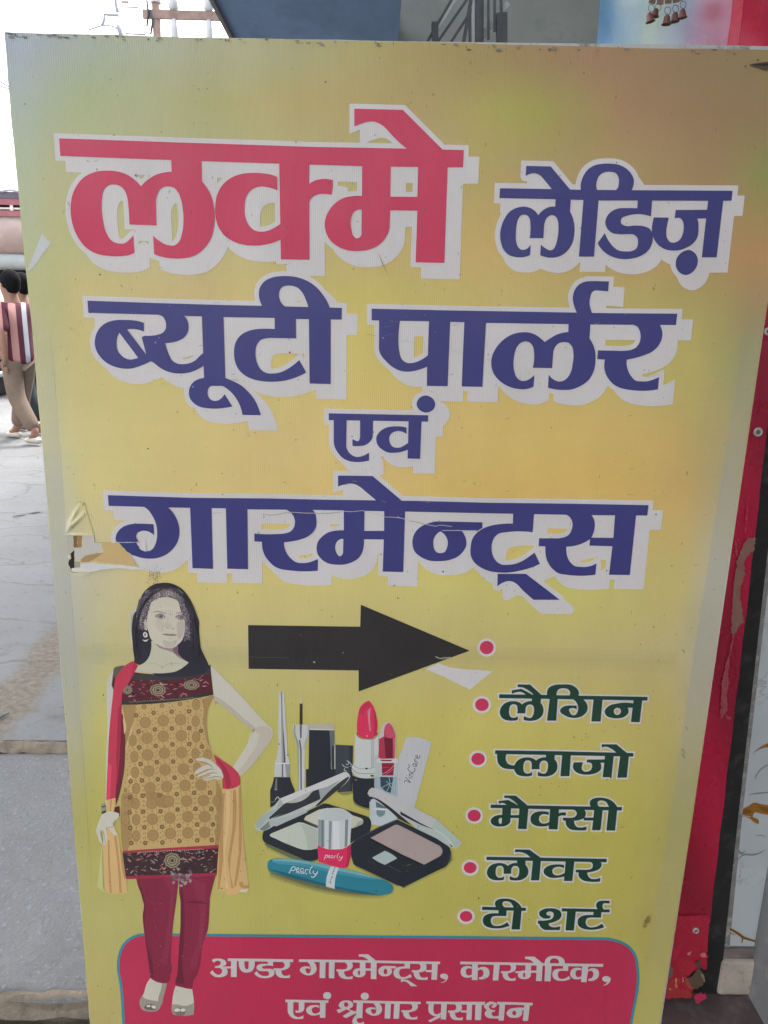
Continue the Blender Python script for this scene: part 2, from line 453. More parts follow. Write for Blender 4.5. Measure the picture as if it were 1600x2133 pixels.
# glyphs of the big words: outline, region, (bar top, baseline, slant)
G = {
 'la0': ("985,230 990,350 920;358 850;380 790;418 735,472 690;425 620;375 540;349 440;341 340;356 250;405 185;490 155;580 148;680 165;790 205;890 280;985 370;1035 470;1053 580;1053 640;1043 680,1025 670,880 640;915 600;945 545;947 490;925 450;870 420;770 407;660 410;560 430;495 465;463 510;457 560;470 600;510 622;570 630;640 638,790 863,797 857,590 870;540 895;495 930;475 965;473 1010;485 1045;525 1070;590 1085;680 1088;770 1075;870 1050;935 1010;965 965;963 900;935 835,882 845,1038 900;1058 980;1071 1080;1072 1180;1050 1265;985 1320;900 1345;790 1347;680 1335;600 1300;510 1243,432 1238,230", RA, (90, 1080, 0)),
 'ka': ("590,395 540;375 470;364 370;360 280;372 200;405 135;460 90;540 73;640 78;740 105;820 160;890 240;938 320;960 400;966 500;955 615,918 645,905 645,780 615,785 570;815 510;842 455;850 400;838 350;790 322;720 318;640 330;565 365;510 410;482 455;473 520;482 592,506", RB, (140, 1083, 0)),
 'ka_arm': ("835,480 855,455 890;430 950;413 1010;411 1053,420 1052;480 1043,543 990;535 930;538 885;560 855,610 835,610", RB, (140, 1083, 0)),
 'ma': ("378,540 376,832 300;833 210;855 140;905 85;985 66;1060 75;1130 110;1200 170;1250 250;1283 340;1291 430;1280 510;1245 570;1185 605;1110 608;1050 612,952 838,954 823,1385 1062,1390 1092,540 845,540 838,840 612,838 617,540|373,945 340;948 310;965 290;1000 282;1060 290;1120 305;1165 330;1185 355;1178 372,1150", RC, (435, 1388, -0.02)),
 'e': ("313,105 718,115 1048,445 1048,475 760,475 753,440 640;340 600;295 560;255 520;228 470;211 420;214 375;228 313,252", RC, (435, 1388, -0.02)),
 'la': ("735,440 728,535 660;540 600;570 540,630 500;580 440;545 370;535 290;552 220;595 165;670 130;760 117;850 128;940 160;1020 220;1075 310;1097 390;1093 450,1072 457,955 430;990 390;1013 350;1012 315;980 295;920 292;830 300;740 320;670 350;632 385;624 420;635 445;670 453;730 445,885 598,885 605,760 615;705 640;655 690;629 730;642 757;690 765;770 757;870 735;960 705;1010 670;1020 625;1000 570,955 562,1075 610;1092 690;1102 780;1085 860;1030 915;950 940;850 943;750 925;660 893,590 903,440", RD, (340, 1092, -0.08)),
 'e2': ("407,82 680,88 895,345 895,370 690,370 690,338 610;240 575;200 540;175 490;163 445;172 400,195", RD, (340, 1092, -0.08)),
 'i_arch': ("1020,400 1015,360 1013;290 1035;210 1090;125 1170;75 1260;58 1340;57 1430;68 1510;105 1570;165 1603;240 1600;290 1575,360 1575,400 1390,400 1390,360 1425;325 1437;270 1432;210 1405;165 1345;147 1280;152 1225;185 1195;240 1185;300 1197,360 1200,400", RD, (345, 1092, -0.08)),
 'dda': ("367,450 360,553 250;551 140;558 60;600 15;665 5;710 25;775 80;825 150;840 250;840 320;845 360;880 368;940 350;1000 300;1028 230;1032 150;1020 85;970 40;910 0,830 -80,940 -50;990 10;1050 80;1090 170;1114 280;1114 380;1090 460;1045 515;970 535;890 525;820 490;775 430;752 350;745 220;745 185;725 178;695 190;660 230;642 512,642 528,450", RE, (355, 1100, -0.08)),
 'ja': ("545,655 712,657 690;760 683;830 695;890 730;930 780;933 830;905 865;840 877;760 868;700 845;668 777,666 787,572 1148,570 1138,665 1027,668 1040;720 1042;780 1030;870 985;940 910;990 830;1017 750;1022 670;1008 600;965 545;890 523;800 530;720", RE, (355, 1100, -0.08)),
 'ba': ("692,600 630;580 560;570 470;567 390;568 310;585 240;620 185;680 155;750 146;830 165;910 210;980 280;1045 370;1088 470;1108 560;1105 650;1078 770,1025 830,980 760,930 718,952 505,672 540;668 610;672 692,697|420,710 395;760 388;830 398;900 440;960 490;995 545;1007 590;1000 628,988", RF, (370, 1270, 0)),
 'ya': ("1140,490 1140,522 1170;560 1188;630 1180;700 1140;760 1070;800 1000;818 930,825 945;880 970;950 1010;1020 1060;1050 1130;1058 1200;1047 1260;1018 1310;970 1350,935 1400,1000 1355,1078 1290;1115 1200;1150 1100;1162 1010;1155 930;1130 860;1090 810;1050 770,1025 718,950 667,757 700,743 780;742 840;733 900;710 932;670 938;620 925;565 900;530 860,512 860,490", RF, (370, 1270, 0)),
 'uu': ("1360,1200 1360,1212 1300;1225 1245;1255 1205;1310 1192;1380 1205;1440 1245;1490 1310;1530 1400;1548 1500;1552 1580;1545 1675,1528 1588,1390 1560;1430 1530;1455 1480;1467 1440;1455 1405;1410 1400;1360 1415;1320 1450;1297 1500;1290 1550;1295 1620;1335 1680;1390 1735;1470 1770;1550 1787,1622 1992,1625 1970;1560 1925;1460 1850;1365 1780;1300 1690;1250 1597,1213 1597,1200", RF, (370, 1270, 0)),
 'tta': ("705,530 706,668 600;665 500;670 400;695 320;745 270;820 253;940 265;1030 300;1110 370;1180 460;1225 570;1248 700;1253 820;1240 940;1205 1055,1150 978,1012 930;1055 860;1105 780;1145 690;1162 610;1155 550;1115 510;1045 492;950 505;850 550;790 620;770 700,768 943,772 940,530", RG, (420, 1278, 0)),
 'ii_arch': ("570,450 565,410 540;350 530;290 540;210 590;140 670;98 780;80 880;82 980;100 1080;140 1180;215 1250;300 1300;385 1320,440 1320,475 1080,475 1080,425 1050;340 1010;260 960;210 900;188 840;186 790;200 760;240 752;290 765;350 790;390 820,415 820,450", RG, (420, 1278, 0)),
 'pa': ("140,440 343,440 345,462 333;560 330;680 340;770 365;840 410;873 460;876 520;860 570;835 618,800 630,440 838,440 812,1103 608,1100 610,912 550;935 490;952 420;960 350;952 280;920 210;860 160;800 138,740", RH, (350, 1103, -0.03)),
 'la2': ("492,470 490,572 430;580 370;600 310;635 257,670 220;635 160;595 90;575 30;575 -60;595 -150;650 -220;730 -258;810 -266;890 -245;975 -190;1045 -90;1108 0;1130 80;1130 148,1108 157,992 120;1025 70;1050 30;1050 -10;1025 -40;960 -49;880 -40;800 -15;720 20;680 70;664 110;675 140;710 153;770 140,922 330,926 342,770 360;720 400;680 445;671 490;678 525;715 540;790 533;880 515;960 480;1020 440;1050 400;1057 350;1040 297,990 290,1117 350;1132 430;1140 520;1135 610;1100 690;1040 740;950 757;830 750;750 730;690 697,635 708,470", RI, (385, 1134, -0.05)),
 'reph': ("580,410 572,380 545;310 533;240 548;170 590;110 650;80 720;73 780,73 888,75 880,173 760,163 730;175 705;230 698;300 710;350 722,385 722,410", RI, (388, 1134, -0.06)),
 'ra': ("1130,480 1130,503 1165;520 1192;570 1198;620 1185;680 1150;725 1110;745 1040;755 960,755 780,752 773,838 848,842 842;920 855;980 890;1040 940;1090 1000;1120 1060;1134 1368,1134 1380,1013 1330;1035 1270;1053 1200;1055 1150;1048 1110;1010 1080;960 1063;900 1062,842 1130;830 1230;800 1310;765 1370;710 1405;640 1412;580 1400;530 1388,503 1388,480", RI, (388, 1134, -0.06)),
 'ai': ("155,390 320,390 315,735 340;800 390;850 450;872 510;865 560;845 608,815 608,918 540;932 440;937 350;925 270;885 210;820 170;750 155;680 155,640", RJ, (320, 895, 0)),
 'ai_in': ("493,390 660,390 655,600 640;650 600;695 550;722 490;732 395,730 395,645 420;655 450;670 475;665 487;640 493,600", RJ, (320, 895, 0)),
 'va': ("1090,497 1040;485 960;480 880;485 800;510 740;555 705;610 702;670 725;730 780;780 850;815 920;820 1000;812 1105,780 1102,893 1262,898 1282,390 1115,390 1108,693 1060;725 1010;750 960;755 910;740 880;700 867;640 880;590 920;555 980;540 1040;550 1088,580", RJ, (320, 895, -0.02)),
 'ga': ("410,325 410,345 450;375 490;430 520;490 535;560 535;640 520;700 490;750 450;768 410;758 375;720 350;660 338;640 345;600 380;578 430;575 470;590 508,618 502,512 420;508 340;507 270;515 200;545 155;595 140;650 160;700 220;750 300;800 380;830 460;840 550;830 630;795 700;730 740;650 748;560 730;480 690;405 640,352 640,325", RK, (250, 935, 0.01)),
 'na_': ("800,402 360,393 290;410 220;440 165;490 138;550 135;620 155;680 210;730 290;765 390;772 490;760 570;725 620;675 647;620 645;570 625;515 603,485 750,485 800,455|400,488 360;520 335;570 333;620 345;665 370;690 400;695 440;685 463;640 470;590 460;550 435;515", RM, (210, 873, 0)),
 'tta2': ("1093,310 1090,415 980;418 900;430 820;455 750;500 705;560 688;640 690;720 720;780 780;830 860;865 960;880 1070;878 1170;860 1260;835 1348,797 1297,690 1250;725 1190;765 1120;795 1040;807 980;803 930;770 900;720 888;660 892;600 920;540 960;508 1020;497 1278,497 1293,310", RM, (215, 880, -0.04)),
 'rra': ("945,892 1215,893 1537,1140 1287,1140 1180;1045 1120;985 1080;965 1040;962 1000;975 942,1012", RM, (215, 880, -0.04)),
 'sa': ("520,265 520,275 560;295 590;335 602;390 590;450 565;495 530;520 470;537 400,540 230,540 225,627 300,630 300;690 310;760 340;830 390;890 450;930 520;943 855,945 868,818 810;845 750;858 690;858 630;850 580;810 545;750 533;690 532,633 600;628 690;605 795,550 790,622 1045,628 1007,945 1238,948 1310,265 1075,265 1055,535 810,533 840;460 850;390 840;330 812,283 812,265", RN, (165, 947, -0.085)),
}
def gl(name):
    t, r, _ = G[name]; return shp(t, r)
def place(name, x0, x1, ytop, ybase, slant, reg, xs=None):
    """the same letter at another size: bounding box at mid height x0..x1, bar top, baseline, slant"""
    t, r, (yt, yb, sh) = G[name]
    src = [curve(q, 0, 0, 1, 6) for q in t.split('|')]
    ym = (yt + yb) / 2
    U = [[((x - sh * (y - ym)), (y - yt) / (yb - yt)) for x, y in lp] for lp, _ in src]
    if xs: lo, hi = xs
    else:
        lo = min(u for u, _ in U[0]); hi = max(u for u, _ in U[0])
    H = ybase - ytop; out = []
    for lp, (_, fl) in zip(U, src):
        q = []
        for u, v in lp:
            y = ytop + v * H
            q.append((reg[0] + (x0 + (u - lo) / (hi - lo) * (x1 - x0) + slant * (y - ytop - H/2)) / reg[2], reg[1] + y / reg[2]))
        out.append((q, fl))
    return Shape(out)

def S(t, reg): return shp(t, reg)
W_HEAD = [S("123,288 400,297.5 660,306 830,309 966.2,312.5 964.5,348.3 933,348.6 760,346 530,339 350,333 125.5,324.3", PX),
          gl('la0'), gl('ka'), S("606,250 856,250 858,1083 620,1080", RB), gl('ka_arm'), gl('ma'), gl('e')]
W_LADIES = [S("115,330 700,340 1020,348 1600,352 2700,358 2688,468 2430,470 1650,466 1210,466 730,452 108,440", RD),
            gl('la'), gl('e2'), S("1045,440 1213,440 1160,1090 992,1090", RD), gl('i_arch'), gl('dda'), gl('ja'),
            S("1150,450 1318,450 1243,1098 1078,1098", RE),
            S("940;1017 1000;1050 1033;1120 1020;1200 970;1265 900;1295 830;1265 790;1190 800;1110 860;1040", RE)]
W_BEAUTY = [S("65,353 850,380 1600,402 2000,410 2892,433 2890,563 2390,557 2145,545 1575,535 1140,522 860,510 75,487", RF),
            gl('ba'), gl('ya'), S("1335,500 1576,500 1597,1215 1600,1300 1380,1300 1360,1212", RF), gl('uu'), gl('tta'), gl('ii_arch'),
            S("1085,530 1328,530 1326,1280 1093,1273", RG)]
W_PARLOUR = [S("67,343 840,360 1600,373 2396,387 3064,392 3051,503 2206,498 1996,494 1190,482 630,466 345,462 67,457", RH),
             gl('pa'), S("977,440 1190,440 1153,1109 950,1105", RH), gl('la2'), gl('reph'), gl('ra')]
W_AND = [S("92,313 800,327 1366,338 1365,420 1110,416 660,408 92,400", RJ), gl('ai'), gl('ai_in'), gl('va'),
         S("1338;85 1420;120 1457;195 1425;270 1340;303 1255;270 1218;195 1250;120", RJ)]
W_GARM = [S("224.7,1031.4 398,1036.9 560,1038.2 673,1040.8 870,1043.4 1018,1047.2 1180,1049 1351,1052.2 1348.5,1073.8 1243,1073.2 1112.8,1071 960,1068 844,1065.6 759.5,1064 651,1062 520,1061 470,1059 396,1057.7 350,1057 226.4,1053.7", PX),
          gl('ga'), S("850,340 1055,340 1068,937 873,930", RK), S("1190,340 1396,340 1402,940 1205,935", RK),
          S("350,355 350,375 390;400 420;440 432;490 420;545 390;580 340;598 260;605 45,600 45,675 118,680 120;730 140;800 180;860 240;915 300;940 350;948 648,955 650,843 610;860 560;876 500;882 440;872 390;835 350;780 330;720 328,684 400;675 490;655 560;625 610;580 635;530 637;470 625;410 600,375 600,355", RL),
          S("897,365 897,570 830;572 750;590 690;630 650;680 638;740 650;800 690;850 750;885 830;897 900;895 970;875 1030;840 1070;785 1085;730 1088,655 1278,657 1268,963 1463,967 1482,365 1282,365 1281,575 1091,575 1095,365|893,652 860;655 830;680 815;730 825;780 845;810 860;818 880;805 890,770", RL),
          S("842,48 1170,52 1450,288 1450,310 1200,310 1200,280 1110;205 1050;155 1000;130 950;125 895;135 842,152", RL),
          gl('na_'), gl('tta2'), gl('rra'), gl('sa')]
# smaller words
W_LEGG = [S("320,185 672,190 980,196 1557,207 1554,238 1000,228 320,217", RP), place('la', 328, 692, 186, 404, -.09, RP),
          S("472,103 577,104 670,188 672,205 607,190 560;150 520;130 475,126", RP), S("423,152 505,140 600,190 545,195 500;165 465;168 428,182", RP),
          S("722,200 718;170 735;130 780;108 850;103 920;108 965;135 985;170 975,205 900,205 910;165 895;145 850;135 815;145 800;170 800,205", RP),
          S("742,215 808,215 795,405 718,405", RP), place('ga', 828, 1057, 198, 412, -.06, RP), S("1107,220 1182,220 1165,412 1088,412", RP),
          S("1440,262 1300;262 1230;285 1198;330 1215;365 1260;382 1310;385 1365;372 1398;335 1390,297 1440,297|1300,297 1275;320 1280;345 1300;357 1325;348 1335;325 1320,300", RP),
          S("1440,230 1513,230 1490,418 1418,416", RP)]
W_PLAZ = [S("287,652 800,660 1440,675 1436,705 900,694 285,682", RP),
          S("303,675 385,675 378;740 395;765 440;778 485,772 465,805 400;808 345;795 312;760 303;720", RP), place('la', 447, 808, 656, 868, -.09, RP),
          S("845,685 917,685 905,868 830,868", RP), place('ja', 935, 1212, 668, 877, -.09, RP),
          S("1203,690 1275,690 1255,877 1182,877", RP), S("1330,690 1402,690 1383,880 1305,880", RP),
          S("1175,602 1297,602 1392,680 1392,692 1310,690 1240;632 1205;622 1175,630", RP)]
W_MAXI = [S("322,205 900,217 1537,228 1534,260 900,249 320,236", RQ), place('ma', 323, 665, 208, 431, -.06, RQ),
          S("447,120 555,122 655,205 655,222 578,215 525;165 495;148 447,145", RQ), S("395,172 485,162 575,212 470,215 450;195 397,197", RQ),
          place('ka', 690, 875, 216, 435, -.03, RQ), S("872,240 955,240 940,435 858,433", RQ), place('ka_arm', 940, 1017, 216, 430, -.04, RQ),
          place('sa', 990, 1352, 222, 442, -.09, RQ), place('ii_arch', 1238, 1494, 227, 445, 0, RQ), S("1412,255 1492,255 1473,446 1393,444", RQ)]
W_LOWER = [S("283,688 800,696 1397,708 1394,739 800,728 281,718", RQ), place('la', 288, 672, 690, 905, -.07, RQ),
           S("712,715 787,715 770,907 693,907", RQ), S("547,620 680,622 778,692 778,710 690,696 620;650 580;643 547,648", RQ),
           place('va', 812, 1090, 700, 912, -.08, RQ), place('ra', 1110, 1345, 704, 917, -.07, RQ)]
W_TEE = [S("287,618 692,627 690,656 285,647", RR), place('tta', 293, 545, 620, 824, -.05, RR), place('ii_arch', 405, 652, 623, 828, 0, RR),
         S("578,650 652,650 635,828 558,828", RR)]
W_SHIRT = [S("805,745 800,772 815,775 825;800 850;825 890,833 1005,833 1010,797 960;808 920;800 905;785 903,770 960;755 1005;730 1022;695 1010;660 970;638 915;632 850;642 815;670 820;700 850;722 915,722 920,697 890;695 880;680 890;667 920;662 945;675 948;700 930;730 890;742 850,747", RR),
           S("1025,632 1468,643 1466,670 1022,660", RR), S("1075,650 1155,650 1135,838 1058,836", RR), place('tta', 1172, 1422, 637, 836, -.06, RR),
           place('reph', 1335, 1460, 643, 836, -.04, RR)]
W_UNDER = [S("60,105 80;95 130;90 185;98 215;120 222;150 200;170 180,180 215;195 237;225 230;265 190;290 140;298 90;290 40,245 70,218 100;255 140;270 165;255 175;225 160;200 135,193 95,193 95,172 130;170 155;155 158;130 140;115 115;115 95;125 82,138", RS),
           S("237,88 600,92 965,99 963,130 600,122 237,118", RS), S("200,177 280,177 280,200 195,200", RS), S("275,105 340,105 337,295 272,295", RS),
           S("362,110 425,110 425;170 435;200 450;210 468,195 470,110 532,110 530;190 510;225 460;245 410;240 375;210 362;170", RS),
           place('dda', 532, 757, 92, 303, 0, RS), place('ra', 746, 932, 97, 303, 0, RS)]
W_UGARM = [S("1030,98 1700,106 2200,118 2598,124 2595,153 2200,146 1700,134 1028,127", RS), place('ga', 1038, 1226, 100, 306, 0, RS),
           S("1260,115 1325,115 1320,308 1257,306", RS), S("1362,115 1427,115 1422,310 1360,308", RS), place('ra', 5, 188, 108, 315, 0, RT),
           place('ma', 186, 452, 112, 318, 0, RT), S("252,42 355,42 445,112 445,125 365,115 310;75 285;68 255,70", RT),
           place('na_', 470, 668, 115, 318, 0, RT), place('tta2', 640, 845, 117, 318, -.02, RT),
           S("722,318 800,328 905,398 830,398 780;350 755;342 722,357", RT), place('sa', 842, 1128, 120, 325, -.03, RT),
           S("1165,355 1205;340 1220;325 1190;315 1160;295 1160;270 1190;258 1225;262 1245;285 1240;315 1215;345 1165,360", RT)]
W_COSM = [S("-113,123 300,130 800,140 1477,150 1475,181 800,169 300,158 -115,153", RU), place('ka', -108, 26, 125, 328, 0, RU),
          S("20,140 85,140 78,330 15,328", RU), S("80,205 115;185 160;183 200;205 212;245 200;290 165;312 95,320 95,295 120;295 140;275 145;240 130;215 105;212 80,230", RU),
          S("262,140 327,140 310,333 248,333", RU), place('ra', 340, 507, 130, 333, -.02, RU), S("500,230 570,230 570,250 495,250", RU),
          place('ma', 528, 800, 138, 340, -.04, RU), S("608,68 710,68 795,135 795,155 715,150 650;100 630;95 608,97", RU),
          S("832,155 905,155 890,342 822,342", RU),
          S("832,155 830;110 860;75 930;60 1000;70 1040;100 1045,155 980,155 975;105 950;90 920;88 895;100 885;120 890,155", RU),
          place('tta', 912, 1115, 145, 344, -.03, RU), place('ka', 1110, 1245, 145, 346, -.02, RU), S("1245,160 1312,160 1290,352 1228,350", RU),
          S("1310,215 1340;200 1380;198 1420;220 1430;260 1415;305 1380;330 1310,337 1315,310 1345;308 1362;285 1365;250 1350;228 1325;225 1303,245", RU),
          S("1470,388 1505;370 1520;350 1490;345 1465;325 1470;300 1500;285 1535;290 1558;310 1555;340 1530;370 1480,390", RU)]
W_EVAM = [S("878,545 1357,555 1355,582 877,573", RS), place('ai', 903, 1078, 548, 748, 0, RS), place('ai_in', 990, 1090, 548, 748, 0, RS), place('va', 1108, 1325, 552, 748, 0, RS),
          S("1342;462 1376;474 1387;502 1376;530 1342;542 1308;530 1297;502 1308;474", RS)]
W_SHRI = [S("192,553 560,562 942,570 940,597 560,590 190,580", RT),
          S("30,600 60;565 110;555 165;565 190;595 185;625 150;645 225,675 225,695 110,752 72,730 165,672 115,655 30,697 5,660 75,640 35;625|90,600 95;580 115;575 135;590 135;615 115;628 95;620", RT),
          S("232,570 300,570 292,742 222,738", RT), S("215,720 290,735 300,755 260;750 230;765 240;795 310,790 315,830 200,830 180;790 190;760", RT),
          S("320;468 354;480 365;508 354;536 320;548 286;536 275;508 286;480", RT), place('ga', 328, 512, 560, 752, 0, RT),
          S("548,578 612,578 602,757 540,757", RT), S("648,578 710,578 700,758 638,758", RT), place('ra', 725, 910, 567, 764, -.03, RT)]
W_PRAS = [S("1003,565 1300,570 1660,570 1650,605 1300,598 1003,592", RT), place('pa', 1025, 1228, 570, 767, -.04, RT), S("1022,780 1150,712 1163,742 1045,798", RT),
          place('sa', 1244, 1512, 570, 772, -.03, RT), S("1550,580 1622,580 1610,774 1543,774", RT),
          S("165,600 205;572 250;570 290;590 290;615 265;635 235,632 235,610 255;608 250;597 225;600 205;625 220;650 245;660 275,662 272,682 245;685 235;705 250;725 285;730 320,720 315,755 260;755 200;750 165;725 160;690 180;660 165;645 150;620", RU),
          S("295,570 500,575 693,582 690,611 500,603 293,600", RU), S("325,585 387,585 370,778 312,778", RU),
          S("600,638 500;637 430;655 400;700 430;738 490;748 550;735 575;705 570,668 600,665|480,668 465;690 470;712 490;722 508;705 505;680", RU),
          S("600,600 662,600 640,782 582,782", RU)]
# ------------------------------------------------------------------ the sign board
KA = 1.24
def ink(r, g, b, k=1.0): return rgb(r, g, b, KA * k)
M_FLEX = print_material('printed_flex')
M_SHEET = print_material('printed_flex_ground', 0.5, 0.38)
M_BACK = plain('board_edge', (0.55, 0.57, 0.57), 0.6, 0.12, 20, 0.1, dirt=(0.2, 0.19, 0.17))
base = atY(800, 2620, BOARD_Y)
BOARD = empty('sign_board', (0.0, BOARD_Y + 0.012, base[2]), 'tall yellow printed shop sign board with red and blue lettering standing on the pavement', 'sign')

LEFT = [(66, 8), (340, 32), (700, 68), (900, 85.5), (1540, 139.5), (2133, 188), (2620, 228)]
RIGHT = [(98, 1671), (680, 1588), (1280, 1502), (1700, 1441.5), (2133, 1373), (2620, 1297)]
def edge(tab, y): return float(np.interp(y, [a for a, _ in tab], [b for _, b in tab]))
def top_y(x):
    return float(np.interp(x, [8, 320, 490, 700, 860, 950, 1000, 1200, 1400, 1540, 1680], [66, 75, 79.2, 84.2, 88.3, 88.6, 90.6, 96.5, 101, 103, 104])) + 0.7*math.sin(x*0.02)
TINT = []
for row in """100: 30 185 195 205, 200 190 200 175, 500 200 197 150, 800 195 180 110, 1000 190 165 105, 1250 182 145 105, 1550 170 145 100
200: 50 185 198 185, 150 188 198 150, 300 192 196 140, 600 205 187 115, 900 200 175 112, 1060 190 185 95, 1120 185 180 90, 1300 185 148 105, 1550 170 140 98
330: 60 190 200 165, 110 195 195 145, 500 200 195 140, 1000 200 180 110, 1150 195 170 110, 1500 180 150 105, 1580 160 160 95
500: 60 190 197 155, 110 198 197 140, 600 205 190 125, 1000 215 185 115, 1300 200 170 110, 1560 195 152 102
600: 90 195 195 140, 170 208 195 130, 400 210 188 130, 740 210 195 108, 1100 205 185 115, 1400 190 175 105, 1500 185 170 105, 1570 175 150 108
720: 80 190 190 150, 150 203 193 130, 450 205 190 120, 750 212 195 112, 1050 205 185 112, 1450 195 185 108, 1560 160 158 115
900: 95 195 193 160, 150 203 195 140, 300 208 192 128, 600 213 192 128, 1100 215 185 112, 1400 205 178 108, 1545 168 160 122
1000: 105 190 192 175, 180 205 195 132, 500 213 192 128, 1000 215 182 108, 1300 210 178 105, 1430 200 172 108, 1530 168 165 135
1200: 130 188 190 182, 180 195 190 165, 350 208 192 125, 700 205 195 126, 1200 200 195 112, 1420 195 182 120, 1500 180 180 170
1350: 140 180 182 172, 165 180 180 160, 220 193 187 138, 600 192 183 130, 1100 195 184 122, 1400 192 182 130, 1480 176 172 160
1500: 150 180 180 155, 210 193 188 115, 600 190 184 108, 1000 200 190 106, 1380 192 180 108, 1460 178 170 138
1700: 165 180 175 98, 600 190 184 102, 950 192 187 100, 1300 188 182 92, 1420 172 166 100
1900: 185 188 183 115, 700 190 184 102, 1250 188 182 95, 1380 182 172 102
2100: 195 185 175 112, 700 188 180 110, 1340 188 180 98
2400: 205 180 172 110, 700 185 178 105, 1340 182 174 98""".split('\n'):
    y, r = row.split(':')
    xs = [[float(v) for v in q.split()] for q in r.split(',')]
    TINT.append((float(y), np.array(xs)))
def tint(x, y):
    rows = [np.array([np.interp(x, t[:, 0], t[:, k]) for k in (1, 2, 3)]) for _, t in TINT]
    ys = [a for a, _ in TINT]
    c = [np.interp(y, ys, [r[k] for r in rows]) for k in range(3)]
    f = float(np.interp(y, [100, 450, 900, 1150, 1500, 1900, 2600], [0.82, 0.93, 1.10, 1.10, 1.04, 0.97, 0.97]))  # row gain and warmth put light missing lower down into the tint
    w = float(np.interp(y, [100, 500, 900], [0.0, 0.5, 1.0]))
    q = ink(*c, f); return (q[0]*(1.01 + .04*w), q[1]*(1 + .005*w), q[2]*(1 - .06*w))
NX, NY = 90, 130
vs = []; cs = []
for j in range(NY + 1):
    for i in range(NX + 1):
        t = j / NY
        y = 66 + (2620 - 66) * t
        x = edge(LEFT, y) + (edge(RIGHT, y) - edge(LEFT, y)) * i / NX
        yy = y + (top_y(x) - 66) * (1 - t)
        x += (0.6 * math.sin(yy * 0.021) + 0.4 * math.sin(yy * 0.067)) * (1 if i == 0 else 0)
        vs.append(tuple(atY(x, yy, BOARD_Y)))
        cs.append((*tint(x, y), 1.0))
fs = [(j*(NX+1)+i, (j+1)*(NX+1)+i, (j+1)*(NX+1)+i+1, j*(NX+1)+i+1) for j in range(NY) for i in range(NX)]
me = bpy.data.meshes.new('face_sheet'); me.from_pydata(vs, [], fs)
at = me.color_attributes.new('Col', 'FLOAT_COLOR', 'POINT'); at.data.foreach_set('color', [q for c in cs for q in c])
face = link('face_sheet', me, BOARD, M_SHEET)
# the box of the board behind the sheet
b = MB()
def backpt(x, y, d): 
    p = atY(x, y, BOARD_Y); return Vector((p[0], BOARD_Y + d, p[2]))
outl = [(6, 64.5), (150, 69), (320, 75), (480, 76.8), (560, 79.5), (620, 80), (700, 80.3), (780, 82.8), (860, 84), (1100, 87.3), (1200, 88.4), (1400, 90.5), (1540, 93), (1674, 96),
        (1591, 680), (1505, 1280), (1445.5, 1700), (1379, 2133), (1305, 2620), (225, 2620), (185.5, 2133), (137, 1540), (83.5, 900), (66, 700), (30, 340)]
b.prism([backpt(x, y, 0.003) for x, y in outl], (0, 0.024, 0))
b.build('board_core', M_BACK, BOARD)

def word(name, shapes, col, w, shift, wcol, label=None, lift=0.0004):
    """one printed word: its white band and its letters"""
    a = Art(lift + 0.0005)
    for sh in shapes: a.shape(sh, col)
    o = a.build(name, M_FLEX, BOARD)
    if label: o['label'] = label
    if w:
        e = Art(lift)
        e.put_all(outline(shapes, w, shift), wcol)
        q = e.build('letter_outline', M_FLEX, o)
        q.matrix_parent_inverse = Matrix()      # the part already sits under the board
    return o
RED = ink(220, 62, 98, .84); BLUE = ink(70, 70, 140, .74); WHITE = ink(212, 206, 204); GREEN = ink(42, 80, 62, .7); CRIM = ink(204, 58, 90, .86)
word('headline_lettering', W_HEAD, RED, 10.3, (22, 24), WHITE, 'large crimson word with a white outline')
word('lettering', W_LADIES, BLUE, 11, (13, 21), WHITE, 'dark blue word right of the large red word')
word('lettering', W_BEAUTY, BLUE, 10, (23, 22), WHITE, 'dark blue word below the large red word', 0.0003)
word('lettering', W_PARLOUR, BLUE, 10, (22, 22), WHITE, 'dark blue word at the right of the second line', 0.00045)
word('lettering', W_AND, BLUE, 9.7, (21, 21), WHITE, 'short dark blue word with a round dot', 0.0005)
word('lettering', W_GARM, BLUE, 9.6, (20, 20), WHITE, 'widest dark blue word above the arrow', 0.00035)
for W, nm in ((W_LEGG, 'first'), (W_PLAZ, 'second'), (W_MAXI, 'third'), (W_LOWER, 'fourth'), (W_TEE + W_SHIRT, 'last')):
    word('lettering', W, GREEN, 3.4, None, WHITE, 'small dark green word, %s of the list' % nm)
for cx, cy, r, wy in ((1014, 1349, 14.5, 14), (1004, 1468, 14.3, 13.2), (996, 1581, 14.2, 12.8), (988, 1699, 13.8, 12.3), (979.5, 1807.5, 13.4, 11.8), (971, 1909, 13.2, 11.2)):
    a = Art(0.0004); a.ell(cx, cy, r + 5.2, wy + 5.2, WHITE); a.ell(cx, cy, r, wy, RED)
    a.build('bullet_dot', M_FLEX, BOARD)
a = Art(0.0004)
a.poly("50,184 742,194 746,58 1418,342 733,594 732,464 53,454", (500, 1240, 1600/540), ink(62, 58, 56, .66))
rnd = random.Random(5)
for k in range(26):
    x = rnd.uniform(60, 1000); y = rnd.uniform(200, 440); h = rnd.uniform(20, 90)
    if x > 740 or True:
        wdt = rnd.uniform(1, 3)
        a.poly("%f,%f %f,%f %f,%f %f,%f" % (x, y, x+wdt, y, x+wdt, min(y+h, 450), x, min(y+h, 450)), (500, 1240, 1600/540), ink(72, 67, 65, .66))
a.stroke("1205,378 1235,390 1260,386 1300,384", (500, 1240, 1600/540), 5, ink(170, 165, 150))
a.stroke("1215,386 1250;393 1290,390", (500, 1240, 1600/540), 3, ink(150, 145, 130))
a.ell(458, 413, 7, 5, ink(170, 168, 150), (500, 1240, 1600/540)); a.ell(636, 355, 5, 4, ink(140, 138, 130), (500, 1240, 1600/540))
